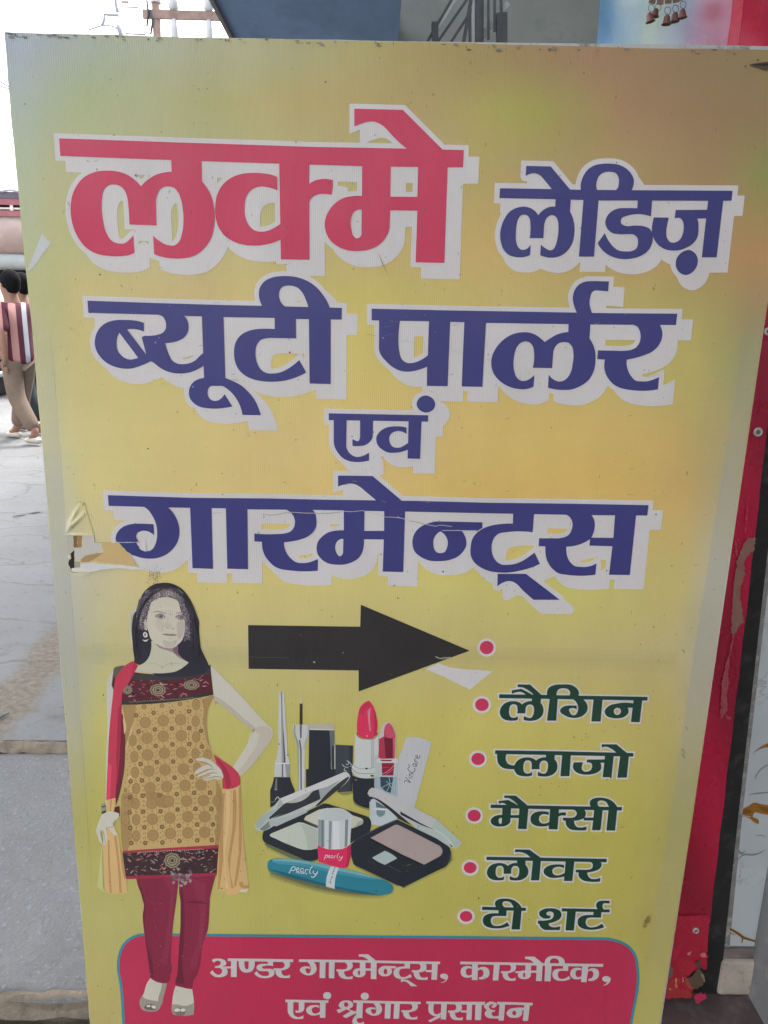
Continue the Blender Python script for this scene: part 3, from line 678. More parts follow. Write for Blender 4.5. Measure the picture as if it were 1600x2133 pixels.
a.stroke("55,381 150,383 300,385", (500, 1240, 1600/540), 2, ink(95, 92, 88))
a.build('arrow', M_FLEX, BOARD)
# white scrap of old paint by the arrow tip, and the one on the left edge
a = Art(0.0003); a.rag = 0.35
a.poly("1145,455 1225,420 1330;450 1440;460 1560,468 1418,582 1250,500", (500, 1240, 1600/540), WHITE)
a.build('white_scrap', M_FLEX, BOARD)
a = Art(0.0003); a.rag = 0.4
a.poly("70,530 88,486 103;502 108,505 94;522 62;562 56,565", PX, ink(205, 206, 206))
a.build('white_scrap', M_FLEX, BOARD)
# crimson box
a = Art(0.0003)
RX = (230, 1860, 6.4)
def box_path(d):
    e = d * 0.707
    q = [(290+d, 2600, 0), (255+d, 2133, 1), (249+d, 2050, 1), (243.5+d, 2015, 1), (246+d*.95, 1990+d*.2, 1), (257+e, 1965+e, 1), (278+d*.4, 1949+d*.9, 1), (305, 1944.3+d, 0),
         (1250, 1952.6+d, 0), (1280-d*.4, 1956+d*.9, 1), (1307-e, 1967+e, 1), (1324-d*.9, 1986+d*.4, 1), (1331-d, 2018, 1), (1317.5-d, 2133, 1), (1250-d, 2600, 0)]
    t = ' '.join("%f%s%f" % (x, ',;'[k], y) for x, y, k in q)
    return curve(t)[0]
a.put([box_path(0)], ink(48, 140, 158)); a.put([box_path(5.2)], CRIM)
box = a.build('info_panel', M_FLEX, BOARD); box['label'] = 'crimson panel with rounded corners and a teal border'
for W in (W_UNDER, W_UGARM, W_COSM, W_EVAM, W_SHRI, W_PRAS):
    word('panel_lettering', W, ink(203, 195, 193), 0, None, None, None, 0.0004)

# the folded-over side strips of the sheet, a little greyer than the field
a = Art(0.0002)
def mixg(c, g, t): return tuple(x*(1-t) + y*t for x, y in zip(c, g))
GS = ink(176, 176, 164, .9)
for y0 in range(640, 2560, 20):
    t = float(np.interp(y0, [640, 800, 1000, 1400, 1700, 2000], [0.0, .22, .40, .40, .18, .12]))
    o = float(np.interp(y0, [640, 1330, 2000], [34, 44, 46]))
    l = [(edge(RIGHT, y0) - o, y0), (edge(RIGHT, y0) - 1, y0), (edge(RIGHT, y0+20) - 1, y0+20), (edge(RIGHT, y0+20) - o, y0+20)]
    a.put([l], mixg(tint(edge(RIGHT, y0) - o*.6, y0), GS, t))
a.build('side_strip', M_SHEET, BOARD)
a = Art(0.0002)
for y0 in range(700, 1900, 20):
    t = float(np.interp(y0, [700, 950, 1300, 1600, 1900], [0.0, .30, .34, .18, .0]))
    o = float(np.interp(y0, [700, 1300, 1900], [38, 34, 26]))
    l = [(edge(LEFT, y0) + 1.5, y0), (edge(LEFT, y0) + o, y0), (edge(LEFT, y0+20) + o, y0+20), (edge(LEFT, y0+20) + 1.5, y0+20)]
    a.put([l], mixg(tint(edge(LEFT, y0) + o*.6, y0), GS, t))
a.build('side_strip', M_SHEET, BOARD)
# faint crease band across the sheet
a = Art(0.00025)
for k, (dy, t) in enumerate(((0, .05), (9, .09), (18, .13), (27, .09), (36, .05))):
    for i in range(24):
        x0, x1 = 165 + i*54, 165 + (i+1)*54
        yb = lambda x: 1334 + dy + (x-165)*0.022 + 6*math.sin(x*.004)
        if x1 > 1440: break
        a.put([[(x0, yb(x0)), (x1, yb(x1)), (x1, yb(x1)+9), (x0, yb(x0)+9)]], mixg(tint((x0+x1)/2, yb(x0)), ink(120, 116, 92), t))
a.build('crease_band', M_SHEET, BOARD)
# ------------------------------------------------------------------ printed woman
V = (240, 1200, 20/3); WW = (200, 1400, 4); XX = (230, 1860, 6.4)
rnd = random.Random(11)
def child(a, name, parent):
    o = a.build(name, M_FLEX, parent)
    o.matrix_parent_inverse = Matrix()
    return o
def inpoly(p, l):
    c = False
    for (ax_, ay_), (bx_, by_) in zip(l, l[1:] + l[:1]):
        if (ay_ > p[1]) != (by_ > p[1]) and p[0] < ax_ + (p[1]-ay_)*(bx_-ax_)/(by_-ay_): c = not c
    return c
SKIN = ink(205, 199, 183); SKIN2 = ink(186, 177, 160); SKIN3 = ink(160, 148, 136)
a = Art(0.0005)
# arms
a.poly("140,0 100;60 90;150 95;400 85;700 80;1000 76,1110 150,1130 200,800 190,200 165,0", WW, ink(200, 196, 184))
a.poly("950,-60 1020;5 1100;85 1180;165 1270;265 1350;355 1420;430 1475;490 1465;550 1400;650 1330;740 1260;820 1200,868 1140,790 1200;700 1260;600 1300;500 1310,490 1250;440 1150;360 1050;280 980,235 950,150", WW, SKIN)
a.poly("1310,490 1340;460 1400;450 1470,495 1462;550 1400;650 1330;740 1260;820 1200,868 1175,835 1260;730 1340;600 1350;510", WW, ink(197, 187, 170))
a.poly("1310,490 1250;440 1150;360 1050;280 980,235 968,185 1060;240 1160;320 1260;410 1330,462", WW, ink(190, 180, 163))
a.poly("1300,500 1312,470 1330,475 1310,505", WW, SKIN3)
# legs and feet
MAR = ink(146, 48, 72, .85); MAR2 = ink(120, 44, 64, .8); MAR3 = ink(153, 55, 79, .87)
a.poly("282.5,1822 289;1850 297;1868 301;1887 298;1900 299;1930 304;1965 312;2005 314,2037 324;2043 338;2048 346,2048 352;2044 354,2032 358;2022 356;2000 357;1965 360;1930 366;1885 369,1860 373,1822", PX, MAR)
a.poly("372.5,1822 373,1860 376;1880 377;1905 375;1940 372;1985 369,2033 365,2041 365,2053 378;2056 391;2059 400,2060.5 403,2042 410;2032 416;2012 423;1965 433;1935 436;1900 437,1872 442;1850 450,1822", PX, MAR)
a.poly("285,1830 300;1868 303;1890 301;1930 316,1995 322,2035 314,2037 303,1960 298,1920 300,1885", PX, MAR2)
a.poly("340,1830 352;1850 352;1900 345;1960 340;2010 348,2010 356,1960 362,1890 366,1830", PX, MAR3)
a.poly("376,1830 384;1890 384;1950 380;2010 385,2050 366,2048 371,2020 376,1930", PX, MAR2)
a.poly("400,1830 410;1870 416;1900 412;1960 402;2020 408,2022 422,1960 430,1900 428,1840", PX, MAR3)
for k in range(26):
    x, y = rnd.choice(((rnd.uniform(303, 350), rnd.uniform(1880, 2030)), (rnd.uniform(378, 425), rnd.uniform(1880, 2010))))
    a.stroke("%f,%f %f,%f" % (x, y, x + rnd.uniform(-2, 4), y + rnd.uniform(-1.5, 2)), PX, 0.8, ink(172, 110, 128))
a.poly("298,1870 325,1882 340,1886 318,1884", PX, MAR3); a.poly("385,1880 415;1877 437,1884 412;1882", PX, MAR2)
FT = ink(205, 200, 182)
a.poly("535,1135 490;1200 440;1350 395;1430 390;1490 420;1550 500;1580 580;1582 640;1560 680;1480 705;1400 755,1205 700;1205 640;1195 580;1170", XX, FT)
a.poly("755,1205 705;1400 680;1480 640,1500 640;1400 670;1300 690,1205", XX, ink(160, 150, 135))
a.poly("425,1365 450;1400 520;1425 600;1440 703,1442 670;1510 640;1560 580;1582 500;1580 430;1555 390;1490 400;1420", XX, ink(158, 150, 136))
a.poly("450,1520 490;1488 570;1490 615,1520 600;1555 520;1560 465;1548", XX, ink(112, 102, 92))
a.poly("480,1508 505;1494 535,1500 525,1522 490,1522", XX, ink(222, 217, 208)); a.poly("540,1508 575;1502 610,1520 600,1545 560,1538", XX, ink(222, 217, 208))
a.poly("870,1240 840;1340 825;1450 818;1560 840;1620 900;1635 1050;1635 1110,1620 1115;1500 1105;1380 1090,1283 1030;1278 950;1258", XX, FT)
a.poly("825,1485 900;1490 1000;1507 1110,1465 1115,1620 1050;1635 900;1635 840;1620 818;1570", XX, ink(160, 152, 138))
a.poly("845,1590 870;1545 930;1530 1000,1570 990;1620 870;1620", XX, ink(128, 118, 106))
a.poly("850,1560 890;1540 930,1552 925,1580 860,1585", XX, ink(222, 217, 208)); a.poly("935,1552 985;1545 1000,1570 980,1582 940,1582", XX, ink(222, 217, 208))
# scarf ends
SC1 = ink(208, 66, 90, .9); SC2 = ink(178, 52, 76, .9); BG1 = ink(216, 178, 120); BG2 = ink(190, 148, 96); BG3 = ink(224, 192, 136)
a.poly("980,685 1060;740 1140;795 1190;850 1200,945 1150;965 1055,980 1050,850 1000,760", WW, SC1)
a.poly("1000,720 1080;790 1110;860 1115;960 1090,970 1070,880 1040,790", WW, SC2)
a.poly("1055,970 1100;975 1199,942 1210;1200 1240;1500 1275,1800 1200,1835 1195,1855 1090,1860 1080,1830 1010,1815 1020;1400 1048;1100", WW, BG1)
for q in ("1142,985 1165,980 1163;1300 1130;1500 1118;1650 1150,1800 1128,1800 1098,1560 1138,1300", "1190,960 1203,960 1216;1300 1200;1600 1165,1790 1150,1780 1190,1500", "1052,1010 1075,1010 1060;1300 1062,1560 1030,1810 1012,1815 1030,1400"):
    a.poly(q, WW, BG2)
a.poly("1085,990 1110,985 1105;1300 1075;1500 1100,1800 1085,1800 1062,1500 1085,1200", WW, BG3)
a.poly("1195,1750 1270;1765 1275,1800 1200;1785", WW, BG2); a.poly("1200,1815 1270,1805 1255,1835 1200,1835", WW, ink(208, 205, 175))
a.poly("1205,980 1215;1200 1238;1500 1268,1780 1225,1770 1215,1400", WW, ink(210, 176, 122))
a.poly("165,-20 310,-20 240,130 215,250 200,700 165,1052 85,1072 95;800 110;500 140;200", WW, SC1)
a.poly("205,330 250,400 240,760 200;1000 168,1110 160,1052 185,700", WW, ink(118, 42, 56))
a.poly("215,250 200,700 175,950 168,700 185,300", WW, SC2)
a.poly("100,760 130,780 125;900 115,1050 92,1066", WW, ink(222, 76, 100))
a.poly("145,1130 195,1115 200,1200 150,1190", WW, ink(88, 42, 48))
a.poly("85,1067 165,1048 152,1150 95,1250", WW, BG1); a.poly("120,1060 135,1057 118,1200 110,1215", WW, BG2)
a.poly("95,1290 150,1280 190,1380 215,1500 250,1720 264,1840 190,1850 92,1842 75,1800 50,1440", WW, BG1)
a.poly("50,1440 60,1800 92,1842 60,1830 10,1790 30,1600", WW, ink(196, 194, 130))
for q in ("150,1370 168,1360 195;1560 215,1840 195,1840 180,1600", "100,1400 112,1400 118;1600 130,1840 115,1840 100,1600", "190,1400 215,1500 250,1720 235,1720 215,1640"):
    a.poly(q, WW, BG2)
# hands
a.poly("45,1100 80,1088 82,1170 45,1180", WW, ink(150, 146, 130)); a.poly("45,1120 80,1110 80,1122 45,1132", WW, ink(80, 78, 72)); a.poly("48,1165 82,1150 82,1172 46,1182", WW, ink(60, 58, 56))
a.poly("48,1190 100;1165 195,1180 180;1220 140;1260 150;1300 185,1362 150;1355 110;1310 90;1295 95;1390 80,1442 60,1440 62;1380 50;1320 40;1330 45;1380 55,1432 35;1420 15;1370 0;1320 10;1280 30;1230", WW, SKIN)
a.stroke("35,1310 40;1360 55,1420", WW, 4, SKIN3); a.stroke("62,1330 72;1380 78,1430", WW, 4, SKIN3); a.stroke("95,1290 130;1290 160,1230", WW, 5, SKIN3)
# kurta
KU = ink(197, 166, 110); KU2 = ink(170, 138, 90); KD = ink(146, 114, 68); KD2 = ink(122, 94, 56); KL = ink(212, 186, 130)
kurta = "210,255 400;260 700;240 978,180 985,210 940;290 920;400 935;560 970;690 985;800 1030;950 1050;1050 1045;1250 1025,1450 225,1495 205;1300 205;1100 235;900 240;760 248,650 240,400"
a.poly(kurta, WW, KU)
kp = [((x-200)*4, (y-1400)*4) for x, y in curve(kurta, *WW)[0]]
for q in ("215,260 330,262 325;360 290;480 262,600 248,650 240,400", "880,230 970,190 985,210 940;290 922;400 935;560 960,660 915,560 890,400 900,300", "400,1010 500;1000 620;1060 650,1110 560;1130 500;1115 430,1070", "210,1100 240;1000 300;1010 280;1200 300;1380 260,1490 225,1495 206;1300",
          "1000,900 1030;950 1050;1050 1045;1250 1025,1445 990,1440 1010,1200 1000,1050"):
    a.poly(q, WW, KU2)
for q in ("228,330 240,400 250;480 235,520 225,400", "290,470 310,430 280;560 250,660 245,640", "262,880 285;860 290,930 270,910"):
    a.poly(q, WW, KL)
big = [(410,420),(560,405),(705,397),(830,410),(425,550),(560,535),(710,530),(835,540),(305,570),(430,690),(570,675),(713,670),(828,680),(320,705),(930,690),(440,825),(575,815),(728,808),(840,800),(325,835),(450,965),(590,955),(742,945),(875,940),(335,970),(245,985),(330,1095),(465,1095),(605,1075),(755,1075),(895,1070),(1005,1075),(335,1230),(470,1225),(615,1215),(765,1205),(905,1205),(1015,1215),(335,1365),(475,1360),(620,1345),(765,1340),(905,1335),(1010,1330),(400,290),(550,280),(700,265),(835,270),(920,540),(240,1110),(245,1230)]
small = [(480,340),(630,330),(775,327),(490,478),(632,470),(777,467),(355,495),(497,615),(637,603),(777,600),(360,628),(507,750),(643,745),(372,765),(515,893),(655,880),(800,875),(383,903),(530,1027),(673,1017),(817,1007),(950,1005),(390,1030),(393,1163),(538,1160),(680,1145),(830,1140),(962,1140),(403,1293),(550,1290),(690,1280),(842,1270),(975,1270),(410,1425),(553,1420),(695,1408),(843,1402),(965,1400),(335,360),(883,620),(875,490),(790,740),(288,910),(282,1045),(280,1170),(285,1300),(295,1425)]
def blob(x, y, r, k, col, squash=1.0):
    pts = []
    for i in range(24):
        t = 2*math.pi*i/24; q = r*(1 + (0.10 if i % 2 else -0.04)*(1 if k else 0))
        u, v = x + q*math.cos(t)*squash, y + q*math.sin(t)
        pts.append((200 + u/4, 1400 + v/4))
    if all(inpoly(((px_-200)*4, (py_-1400)*4), kp) for px_, py_ in pts): a.put([pts], col)
for x, y in big:
    sq = 0.72 if x < 345 or x > 990 or (x > 810 and y < 830) else 1.0
    blob(x, y, 46, 1, KD, sq); blob(x, y, 39, 1, ink(186, 154, 100), sq); blob(x, y, 33, 0, KD, sq); blob(x, y, 27, 0, ink(192, 160, 106), sq); blob(x, y, 19, 0, KD, sq); blob(x, y, 11, 0, KU, sq); blob(x, y, 6, 0, KD2, sq)
for x, y in small:
    blob(x, y, 19, 0, KD2); blob(x, y, 9, 0, KU2)
for x, y in big:
    for i in range(10):
        t = 2*math.pi*i/10 + 0.3; blob(x + 66*math.cos(t), y + 62*math.sin(t), 4.2, 0, KD2)
# yoke and hem bands
def scatter(spec, n, cols, lmin, lmax, wd):
    P_ = [((x-200)*4, (y-1400)*4) for x, y in curve(spec, *WW)[0]]
    xs = [p[0] for p in P_]; ys = [p[1] for p in P_]; k = 0
    for _ in range(n*8):
        x, y = rnd.uniform(min(xs), max(xs)), rnd.uniform(min(ys), max(ys)); t = rnd.uniform(-0.8, 0.8); l = rnd.uniform(lmin, lmax)
        e = [(x - l*math.cos(t), y - l*math.sin(t)), (x, y + rnd.uniform(-4, 4)), (x + l*math.cos(t), y + l*math.sin(t))]
        if all(inpoly(p, P_) for p in e):
            a.stroke("%f,%f %f;%f %f,%f" % (*e[0], *e[1], *e[2]), WW, wd*rnd.uniform(0.7, 1.3), rnd.choice(cols), True); k += 1
        if k >= n: break
yoke = "250,60 310,0 500;20 760;15 950,-60 958,0 978,180 900;205 700;222 400;250 212,262 218,180"
a.poly(yoke, WW, ink(92, 38, 48)); a.poly("150,-40 130,110 150,160 165,0", WW, ink(82, 40, 44))
scatter(yoke, 70, [ink(196, 110, 120), ink(178, 84, 98), ink(165, 150, 138), ink(205, 140, 140)], 10, 24, 7)
scatter(yoke, 40, [ink(50, 34, 38), ink(62, 40, 44)], 10, 26, 9)
def rosette(x, y, r, sq=1.0):
    for rr, c in ((1.0, ink(150, 138, 112)), (0.82, ink(78, 62, 55)), (0.7, ink(158, 146, 118)), (0.5, ink(82, 66, 56)), (0.4, ink(150, 140, 112)), (0.22, ink(74, 60, 52))):
        pts = []
        for i in range(18):
            t = 2*math.pi*i/18; q = r*rr*(1.06 if i % 2 else 0.96); pts.append((200 + (x + q*math.cos(t))/4, 1400 + (y + q*math.sin(t)*sq)/4))
        a.put([pts], c)
rosette(515, 150, 66, 0.75); rosette(795, 108, 66, 0.6); rosette(262, 148, 40, 0.9)
a.poly("212,240 400;240 700;210 976,160 979,188 700;240 400;268 212,272", WW, ink(58, 56, 54))
for i in range(40):
    x = 280 + i*15; a.ell(x, 252 - (x-280)*0.065 + rnd.uniform(-4, 4), 4, 3, ink(170, 166, 150), WW)
a.poly("150,-10 290,20 480;24 700;10 900,-30 955,-62 958,10 700;60 400;66 270,62", WW, ink(60, 63, 63))
a.poly("225,1490 600;1465 1025,1440 1022,1468 600;1490 222,1508", WW, ink(170, 56, 74))
hem = "222,1508 600;1490 1022,1468 1005,1680 600;1695 250,1715"
a.poly(hem, WW, ink(66, 46, 48))
scatter(hem, 95, [ink(198, 132, 132), ink(176, 110, 112), ink(160, 150, 138), ink(128, 120, 108)], 8, 22, 8)
scatter(hem, 50, [ink(44, 34, 36), ink(104, 60, 64)], 8, 22, 9)
for i in range(36):
    a.ell(350 + i*15.5, 1502 - i*0.75 + rnd.uniform(-3, 3), 4.5, 3.5, ink(186, 180, 160), WW)
rosette(635, 1570, 66, 0.95)
a.poly("250,1700 600;1688 1005,1672 1003,1697 600;1715 250,1725", WW, ink(162, 50, 74))
for k in range(34):
    x, y = rnd.gauss(705, 55), rnd.gauss(1705, 28)
    a.ell(x, y, rnd.uniform(8, 24), rnd.uniform(6, 18), rnd.choice([ink(140, 116, 120), ink(120, 92, 98), ink(160, 140, 140), ink(104, 78, 84)]), WW, rnd.uniform(0, 3), 9)
# hand on the hip
a.poly("960,738 1010;780 1045;820 1057;885 1010;893 965;870 940;790", WW, SKIN)
for q in ("828,722 900;716 970;742 1010,800 960;775 900;748 845,742", "820,836 860;800 930;772 990,775 1000;822 940;812 880;838 832,852", "838,868 900;836 960;815 1045,820 1045;862 960;850 900;866 850,878", "890,893 950;862 1045;845 1056,888 990;888 930;902 893,906"):
    a.poly(q, WW, SKIN)
for q in ("832,851 880;836 940;810 990,812", "848,876 900;862 960;842 1010,842", "893,900 950;880 1010;872 1050,880", "850,742 900;752 950;775 975,800"):
    a.stroke(q, WW, 6, ink(138, 118, 92), True)
# scarf on the shoulder, hair, neck, face
a.poly("0,1262 120,1238 150,1300 40,1420 -40,1400", V, ink(100, 92, 84))
a.poly("300,1218 255,1215 265;1150 250;1050 243;950 232;800 236;650 250;560 300;450 340;340 400;220 480;150 550;110 620;97 740;95 850;130 940;190 1020;290 1080;400 1130;530 1165;640 1165;740 1170;850 1190;1000 1230;1090 1270;1170 1308,1262 1240;1340 1100;1380 900;1400 600,1400", V, ink(50, 46, 56))
a.poly("250,1180 320,1245 270;1330 200;1460 92,1605 -30,1605 -5,1470 20;1390 60;1330 140;1240", V, SC1)
a.poly("250,1180 320,1245 270;1330 215;1430 240,1300", V, ink(190, 46, 76))
a.poly("225,470 300,470 260;520 225,545 215,700 240,900 238,1000 215;850 190;640 200;540", V, ink(200, 196, 188))
a.poly("500,905 495;1040 470;1120 420;1190 320,1240 275,1330 500;1347 700;1347 850;1320 940;1270 1022,1200 930;1140 880;1080 865,950 700,880", V, ink(200, 195, 172))
a.poly("560,925 640;980 720;1000 800;1000 872,960 872,1070 930,1140 980,1175 880;1130 800;1060 700;1025 600;985", V, ink(160, 138, 132))
a.poly("800,1000 872,960 872,1070 925,1140 870;1100 810;1050", V, ink(128, 98, 110))
a.stroke("470,1210 600;1230 650;1262 700;1235 900,1215", V, 5, ink(172, 160, 138)); a.ell(652, 1262, 13, 17, ink(128, 116, 104), V); a.ell(650, 1258, 8, 11, ink(220, 215, 200), V)
FACE = ink(214, 206, 186, .95)
a.poly("485,400 520;345 600;305 700;290 800;308 872;350 902;450 925;520 965;620 968;740 950;840 930;890 870;952 800;992 720;992 640;967 560;930 500;880 465;780 440;680 445;560 465;470", V, FACE)
HL = ink(176, 164, 164)
a.poly("520,190 640;165 760;160 900;190 950,330 900,370 800;310 700;292 600;308 520;350 480,400 440;330", V, ink(108, 98, 104)); a.poly("890,380 960;400 1020;520 1040;700 1030,880 950,900 968;740 965;620 925,520", V, ink(100, 88, 98)); a.poly("330,330 440;280 470,400 440,560 400,740 300,740 290;560", V, ink(92, 84, 92))
for k in range(24):                       # worn, half-printed hair
    x = 525 + k*18 + rnd.uniform(-3, 3); y = 175 + 30*abs(k-12)/12 + rnd.uniform(-5, 25)
    a.poly("%f,%f %f,%f %f,%f %f,%f" % (x, y, x+7, y, x+7, y+rnd.uniform(40, 120), x, y+110), V, rnd.choice([HL, ink(140, 130, 134), ink(196, 186, 180)]))
for k in range(34):
    y = 200 + k*13; x0 = 430 - k*4 + rnd.uniform(-15, 15); l = rnd.uniform(40, 110)
    if y < 660: a.poly("%f,%f %f,%f %f,%f %f,%f" % (x0, y, x0+l, y, x0+l, y+4.5, x0, y+4.5), V, rnd.choice([HL, ink(120, 112, 118), ink(150, 140, 142)]))
for k in range(60):
    y = 340 + k*10; x0 = 890 + max(0, (y-340)*0.18) + rnd.uniform(0, 50); l = rnd.uniform(15, 55)
    if y < 900: a.poly("%f,%f %f,%f %f,%f %f,%f" % (x0, y, x0+l, y, x0+l, y+4.5, x0, y+4.5), V, rnd.choice([HL, ink(110, 98, 108), ink(160, 144, 150)]))
for k in range(26):
    x, y = rnd.uniform(285, 400), rnd.uniform(540, 740)
    a.poly("%f,%f %f,%f %f,%f %f,%f" % (x, y, x+24, y, x+24, y+8, x, y+8), V, rnd.choice([HL, ink(130, 105, 112), ink(190, 180, 176)]))
a.poly("395,640 425;600 445;660 440,760 410,740", V, ink(196, 188, 176))
def dith(n, region, dark, light, near):
    P_ = [((x-240)*20/3, (y-1200)*20/3) for x, y in curve(region, *V)[0]]
    xs = [p[0] for p in P_]; ys = [p[1] for p in P_]
    for _ in range(n):
        x, y = rnd.uniform(min(xs), max(xs)), rnd.uniform(min(ys), max(ys))
        x = round(x/13)*13 + rnd.uniform(-2, 2); y = round(y/11)*11
        if not inpoly((x, y), P_): continue
        r = math.hypot((x-near[0])/near[2], (y-near[1])/near[3])        # 1 at the hair line
        c = light if rnd.random() < max(0.0, min(1.0, 1.55 - r)) else dark
        w_, h_ = rnd.choice(((9, 5), (5, 11), (11, 6)))
        a.poly("%f,%f %f,%f %f,%f %f,%f" % (x, y, x+w_, y, x+w_, y+h_, x, y+h_), V, c)
HD = ink(66, 60, 68, .8)
dith(520, "430,420 500,250 620,175 760,165 880,200 960,330 930,440 860,330 760,285 660,285 560,330 490,420", HD, ink(196, 188, 178), (710, 640, 250, 350))
dith(300, "885,400 950,380 1040,520 1060,700 1040,880 950,910 970,740 965,600 920,500", HD, ink(190, 178, 174), (740, 640, 235, 360))
dith(260, "300,480 440,400 480,440 445,560 440,740 330,760 290,640", HD, ink(184, 170, 166), (700, 620, 270, 350))
for k in range(46):                       # strands
    t = rnd.random(); x0 = 560 + 330*t; y0 = 110 + 80*abs(t-.45)
    if k % 2: p = (x0, y0, 430 - 60*rnd.random(), 330 + 90*rnd.random(), 285 + 40*rnd.random(), 620 + 60*rnd.random(), 275 + 90*rnd.random(), 980 + 180*rnd.random())
    else: p = (x0, y0, 1010 + 40*rnd.random(), 380 + 60*rnd.random(), 1075 + 70*rnd.random(), 680 + 60*rnd.random(), 1040 + 150*rnd.random(), 1000 + 220*rnd.random())
    a.stroke("%f,%f %f;%f %f;%f %f,%f" % p, V, rnd.uniform(3, 7), rnd.choice([ink(76, 70, 80, .8), ink(36, 33, 42, .8), ink(92, 84, 92, .8), ink(30, 28, 36, .8)]), True)
for q, c in (("600,560 660;640 640;780 560;700", ink(208, 198, 178, .95)), ("860,640 930;620 940;800 890;880 860;780", ink(196, 184, 168, .95)), ("560,470 640;440 760;430 840;470 760;462 650;470", ink(218, 212, 194, .95)), ("690,640 735;650 780;700 745;735 700;716", ink(206, 197, 178, .95)), ("660,880 770;905 860;880 800;985 700;985", ink(200, 190, 172, .95))):
    a.poly(q, V, c)
FE = ink(150, 140, 132); FD = ink(112, 103, 100)
a.stroke("525,508 570;492 640;502 710,520", V, 12, FE, True); a.stroke("845,520 900;506 945,512", V, 14, FE, True)
a.poly("550,565 590;535 650;532 692,582 650;592 600;585", V, ink(160, 152, 146)); a.ell(636, 560, 24, 22, FD, V); a.ell(668, 576, 9, 8, ink(226, 222, 214), V); a.stroke("545,560 590;533 650;530 695,580", V, 9, FD, True)
a.poly("835,575 870;548 940;545 985,580 940;608 880;606", V, ink(150, 140, 138)); a.ell(925, 572, 26, 22, FD, V); a.ell(862, 588, 9, 8, ink(226, 222, 214), V); a.stroke("830,570 870;545 940;542 990,580", V, 9, FD, True)
a.ell(770, 530, 9, 9, FE, V)
a.stroke("712,714 728;722 742,718", V, 10, FE, True); a.stroke("782,742 800;735 822,716", V, 10, FE, True); a.stroke("735,560 720;640 712,712", V, 5, ink(196, 188, 174), True)
a.poly("650,812 700;798 760;806 800;802 864,824 800;832 720;826", V, ink(156, 144, 138)); a.stroke("650,812 720;818 790;814 864,824", V, 7, FD, True); a.stroke("715,858 770;872 815,852", V, 6, ink(180, 170, 158), True)
a.poly("385,800 410;775 445;800 440;850 412;852", V, ink(214, 210, 196)); a.ell(415, 815, 10, 24, ink(90, 84, 84), V); a.poly("378,880 420;888 465,868 450;895 420;912 400;905", V, ink(214, 210, 196))
woman = a.build('printed_woman', M_FLEX, BOARD); woman['label'] = 'faded printed picture of a woman in a patterned tunic with a red scarf'

# ------------------------------------------------------------------ printed cosmetics
Y = (520, 1430, 16/3); Z = (690, 1440, 16/3); A2 = (520, 1590, 16/3); B2 = (700, 1620, 40/7)
a = Art(0.0005)
def soft(specs, reg):                      # the picture's own printed shadow, in steps of ink
    for s_, c in specs: a.poly(s_, reg, c)
SH1, SH2, SH3, SH4 = ink(172, 166, 92), ink(146, 142, 84), ink(112, 112, 76), ink(84, 86, 66)
soft((("190,1150 230,1270 500;1360 900;1460 1300;1500 1500;1490 1600,1420 1500,1400 400,1150", SH1), ("200,1170 240,1250 500;1340 900;1440 1300;1480 1480;1470 1580,1420 400,1150", SH2), ("210,1180 250,1225 500;1315 900;1420 1300;1462 1460;1460 1560,1430 500,1200", SH3)), A2)
soft((("160,900 190,950 350;1030 560;1110 700;1110 760,1080 500,900", SH1), ("160,890 200,930 350;1005 560;1085 700;1095 760,1070 500,900", SH3)), A2)
soft((("740,1270 800,1325 900;1280 1320,1080 1400,980 1390,860 1300,900", SH1), ("750,1270 800,1315 900;1262 1310,1060 1380,980 1372,880 1300,900", SH3), ("200,1020 250,1075 600,1240 740,1300 700,1150", SH2)), B2)
soft((("1145,1230 1165;1310 1240;1350 1340,1375 1390,1340 1300,1200", SH2), ("960,1160 1000;1195 1150,1185 1150,1100", SH2)), Y)
SIL, SIL2, SIL3 = ink(200, 200, 198), ink(150, 156, 154), ink(84, 88, 90); BLK, BLK2 = ink(46, 50, 56), ink(66, 71, 77); PAL = ink(204, 204, 202)
# liner pencil bottle
a.poly("325,60 380,60 395;300 412;600 424;750 447,850 445,1005 275,1005 285;850 308;750 318;400", Y, SIL)
a.poly("347,60 362,60 372;400 388;640 400,845 358,845 358;600", Y, SIL3); a.poly("355,60 359,60 372,640 376,840 366,840 364,500", Y, SIL)
a.poly("392,850 447,850 445,1005 410,1005", Y, SIL2); a.poly("358,855 372,855 372,1005 358,1005", Y, SIL3); a.poly("285,850 447,850 447,862 284,862", Y, ink(220, 220, 218))
a.poly("270,1008 450,1008 470;1080 503,1150 500,1205 400,1260 230,1345 228,1150 255;1080", Y, BLK); a.poly("290,1020 308,1020 306,1150 276,1150", Y, ink(112, 116, 116)); a.poly("276,1142 308,1142 308,1152 276,1152", Y, ink(150, 150, 150))
a.stroke("235,1285 260;1282 285,1275", Y, 5, ink(150, 152, 152))
# brush holder
a.poly("570,88 574,88 584,190 560,190", Y, ink(206, 196, 156)); a.poly("557,190 586,190 588,425 555,425", Y, ink(62, 54, 48))
a.poly("482,425 668,425 655;560 628;620 612,700 608,1160 545,1165 532,700 515;600 492;540", Y, SIL)
a.poly("558,428 580,428 577,575 562,575", Y, SIL3); a.poly("495,430 512,430 515;540 538;600 548,700 548,1160 541,1160 532,700 515;600 492;540", Y, SIL2); a.poly("548,600 562,590 578,700 580,1155 566,1155 562,700", Y, SIL3); a.poly("640,430 668,425 655;560 628;620 612,700 600,700 612;610 640;545", Y, ink(176, 182, 180))
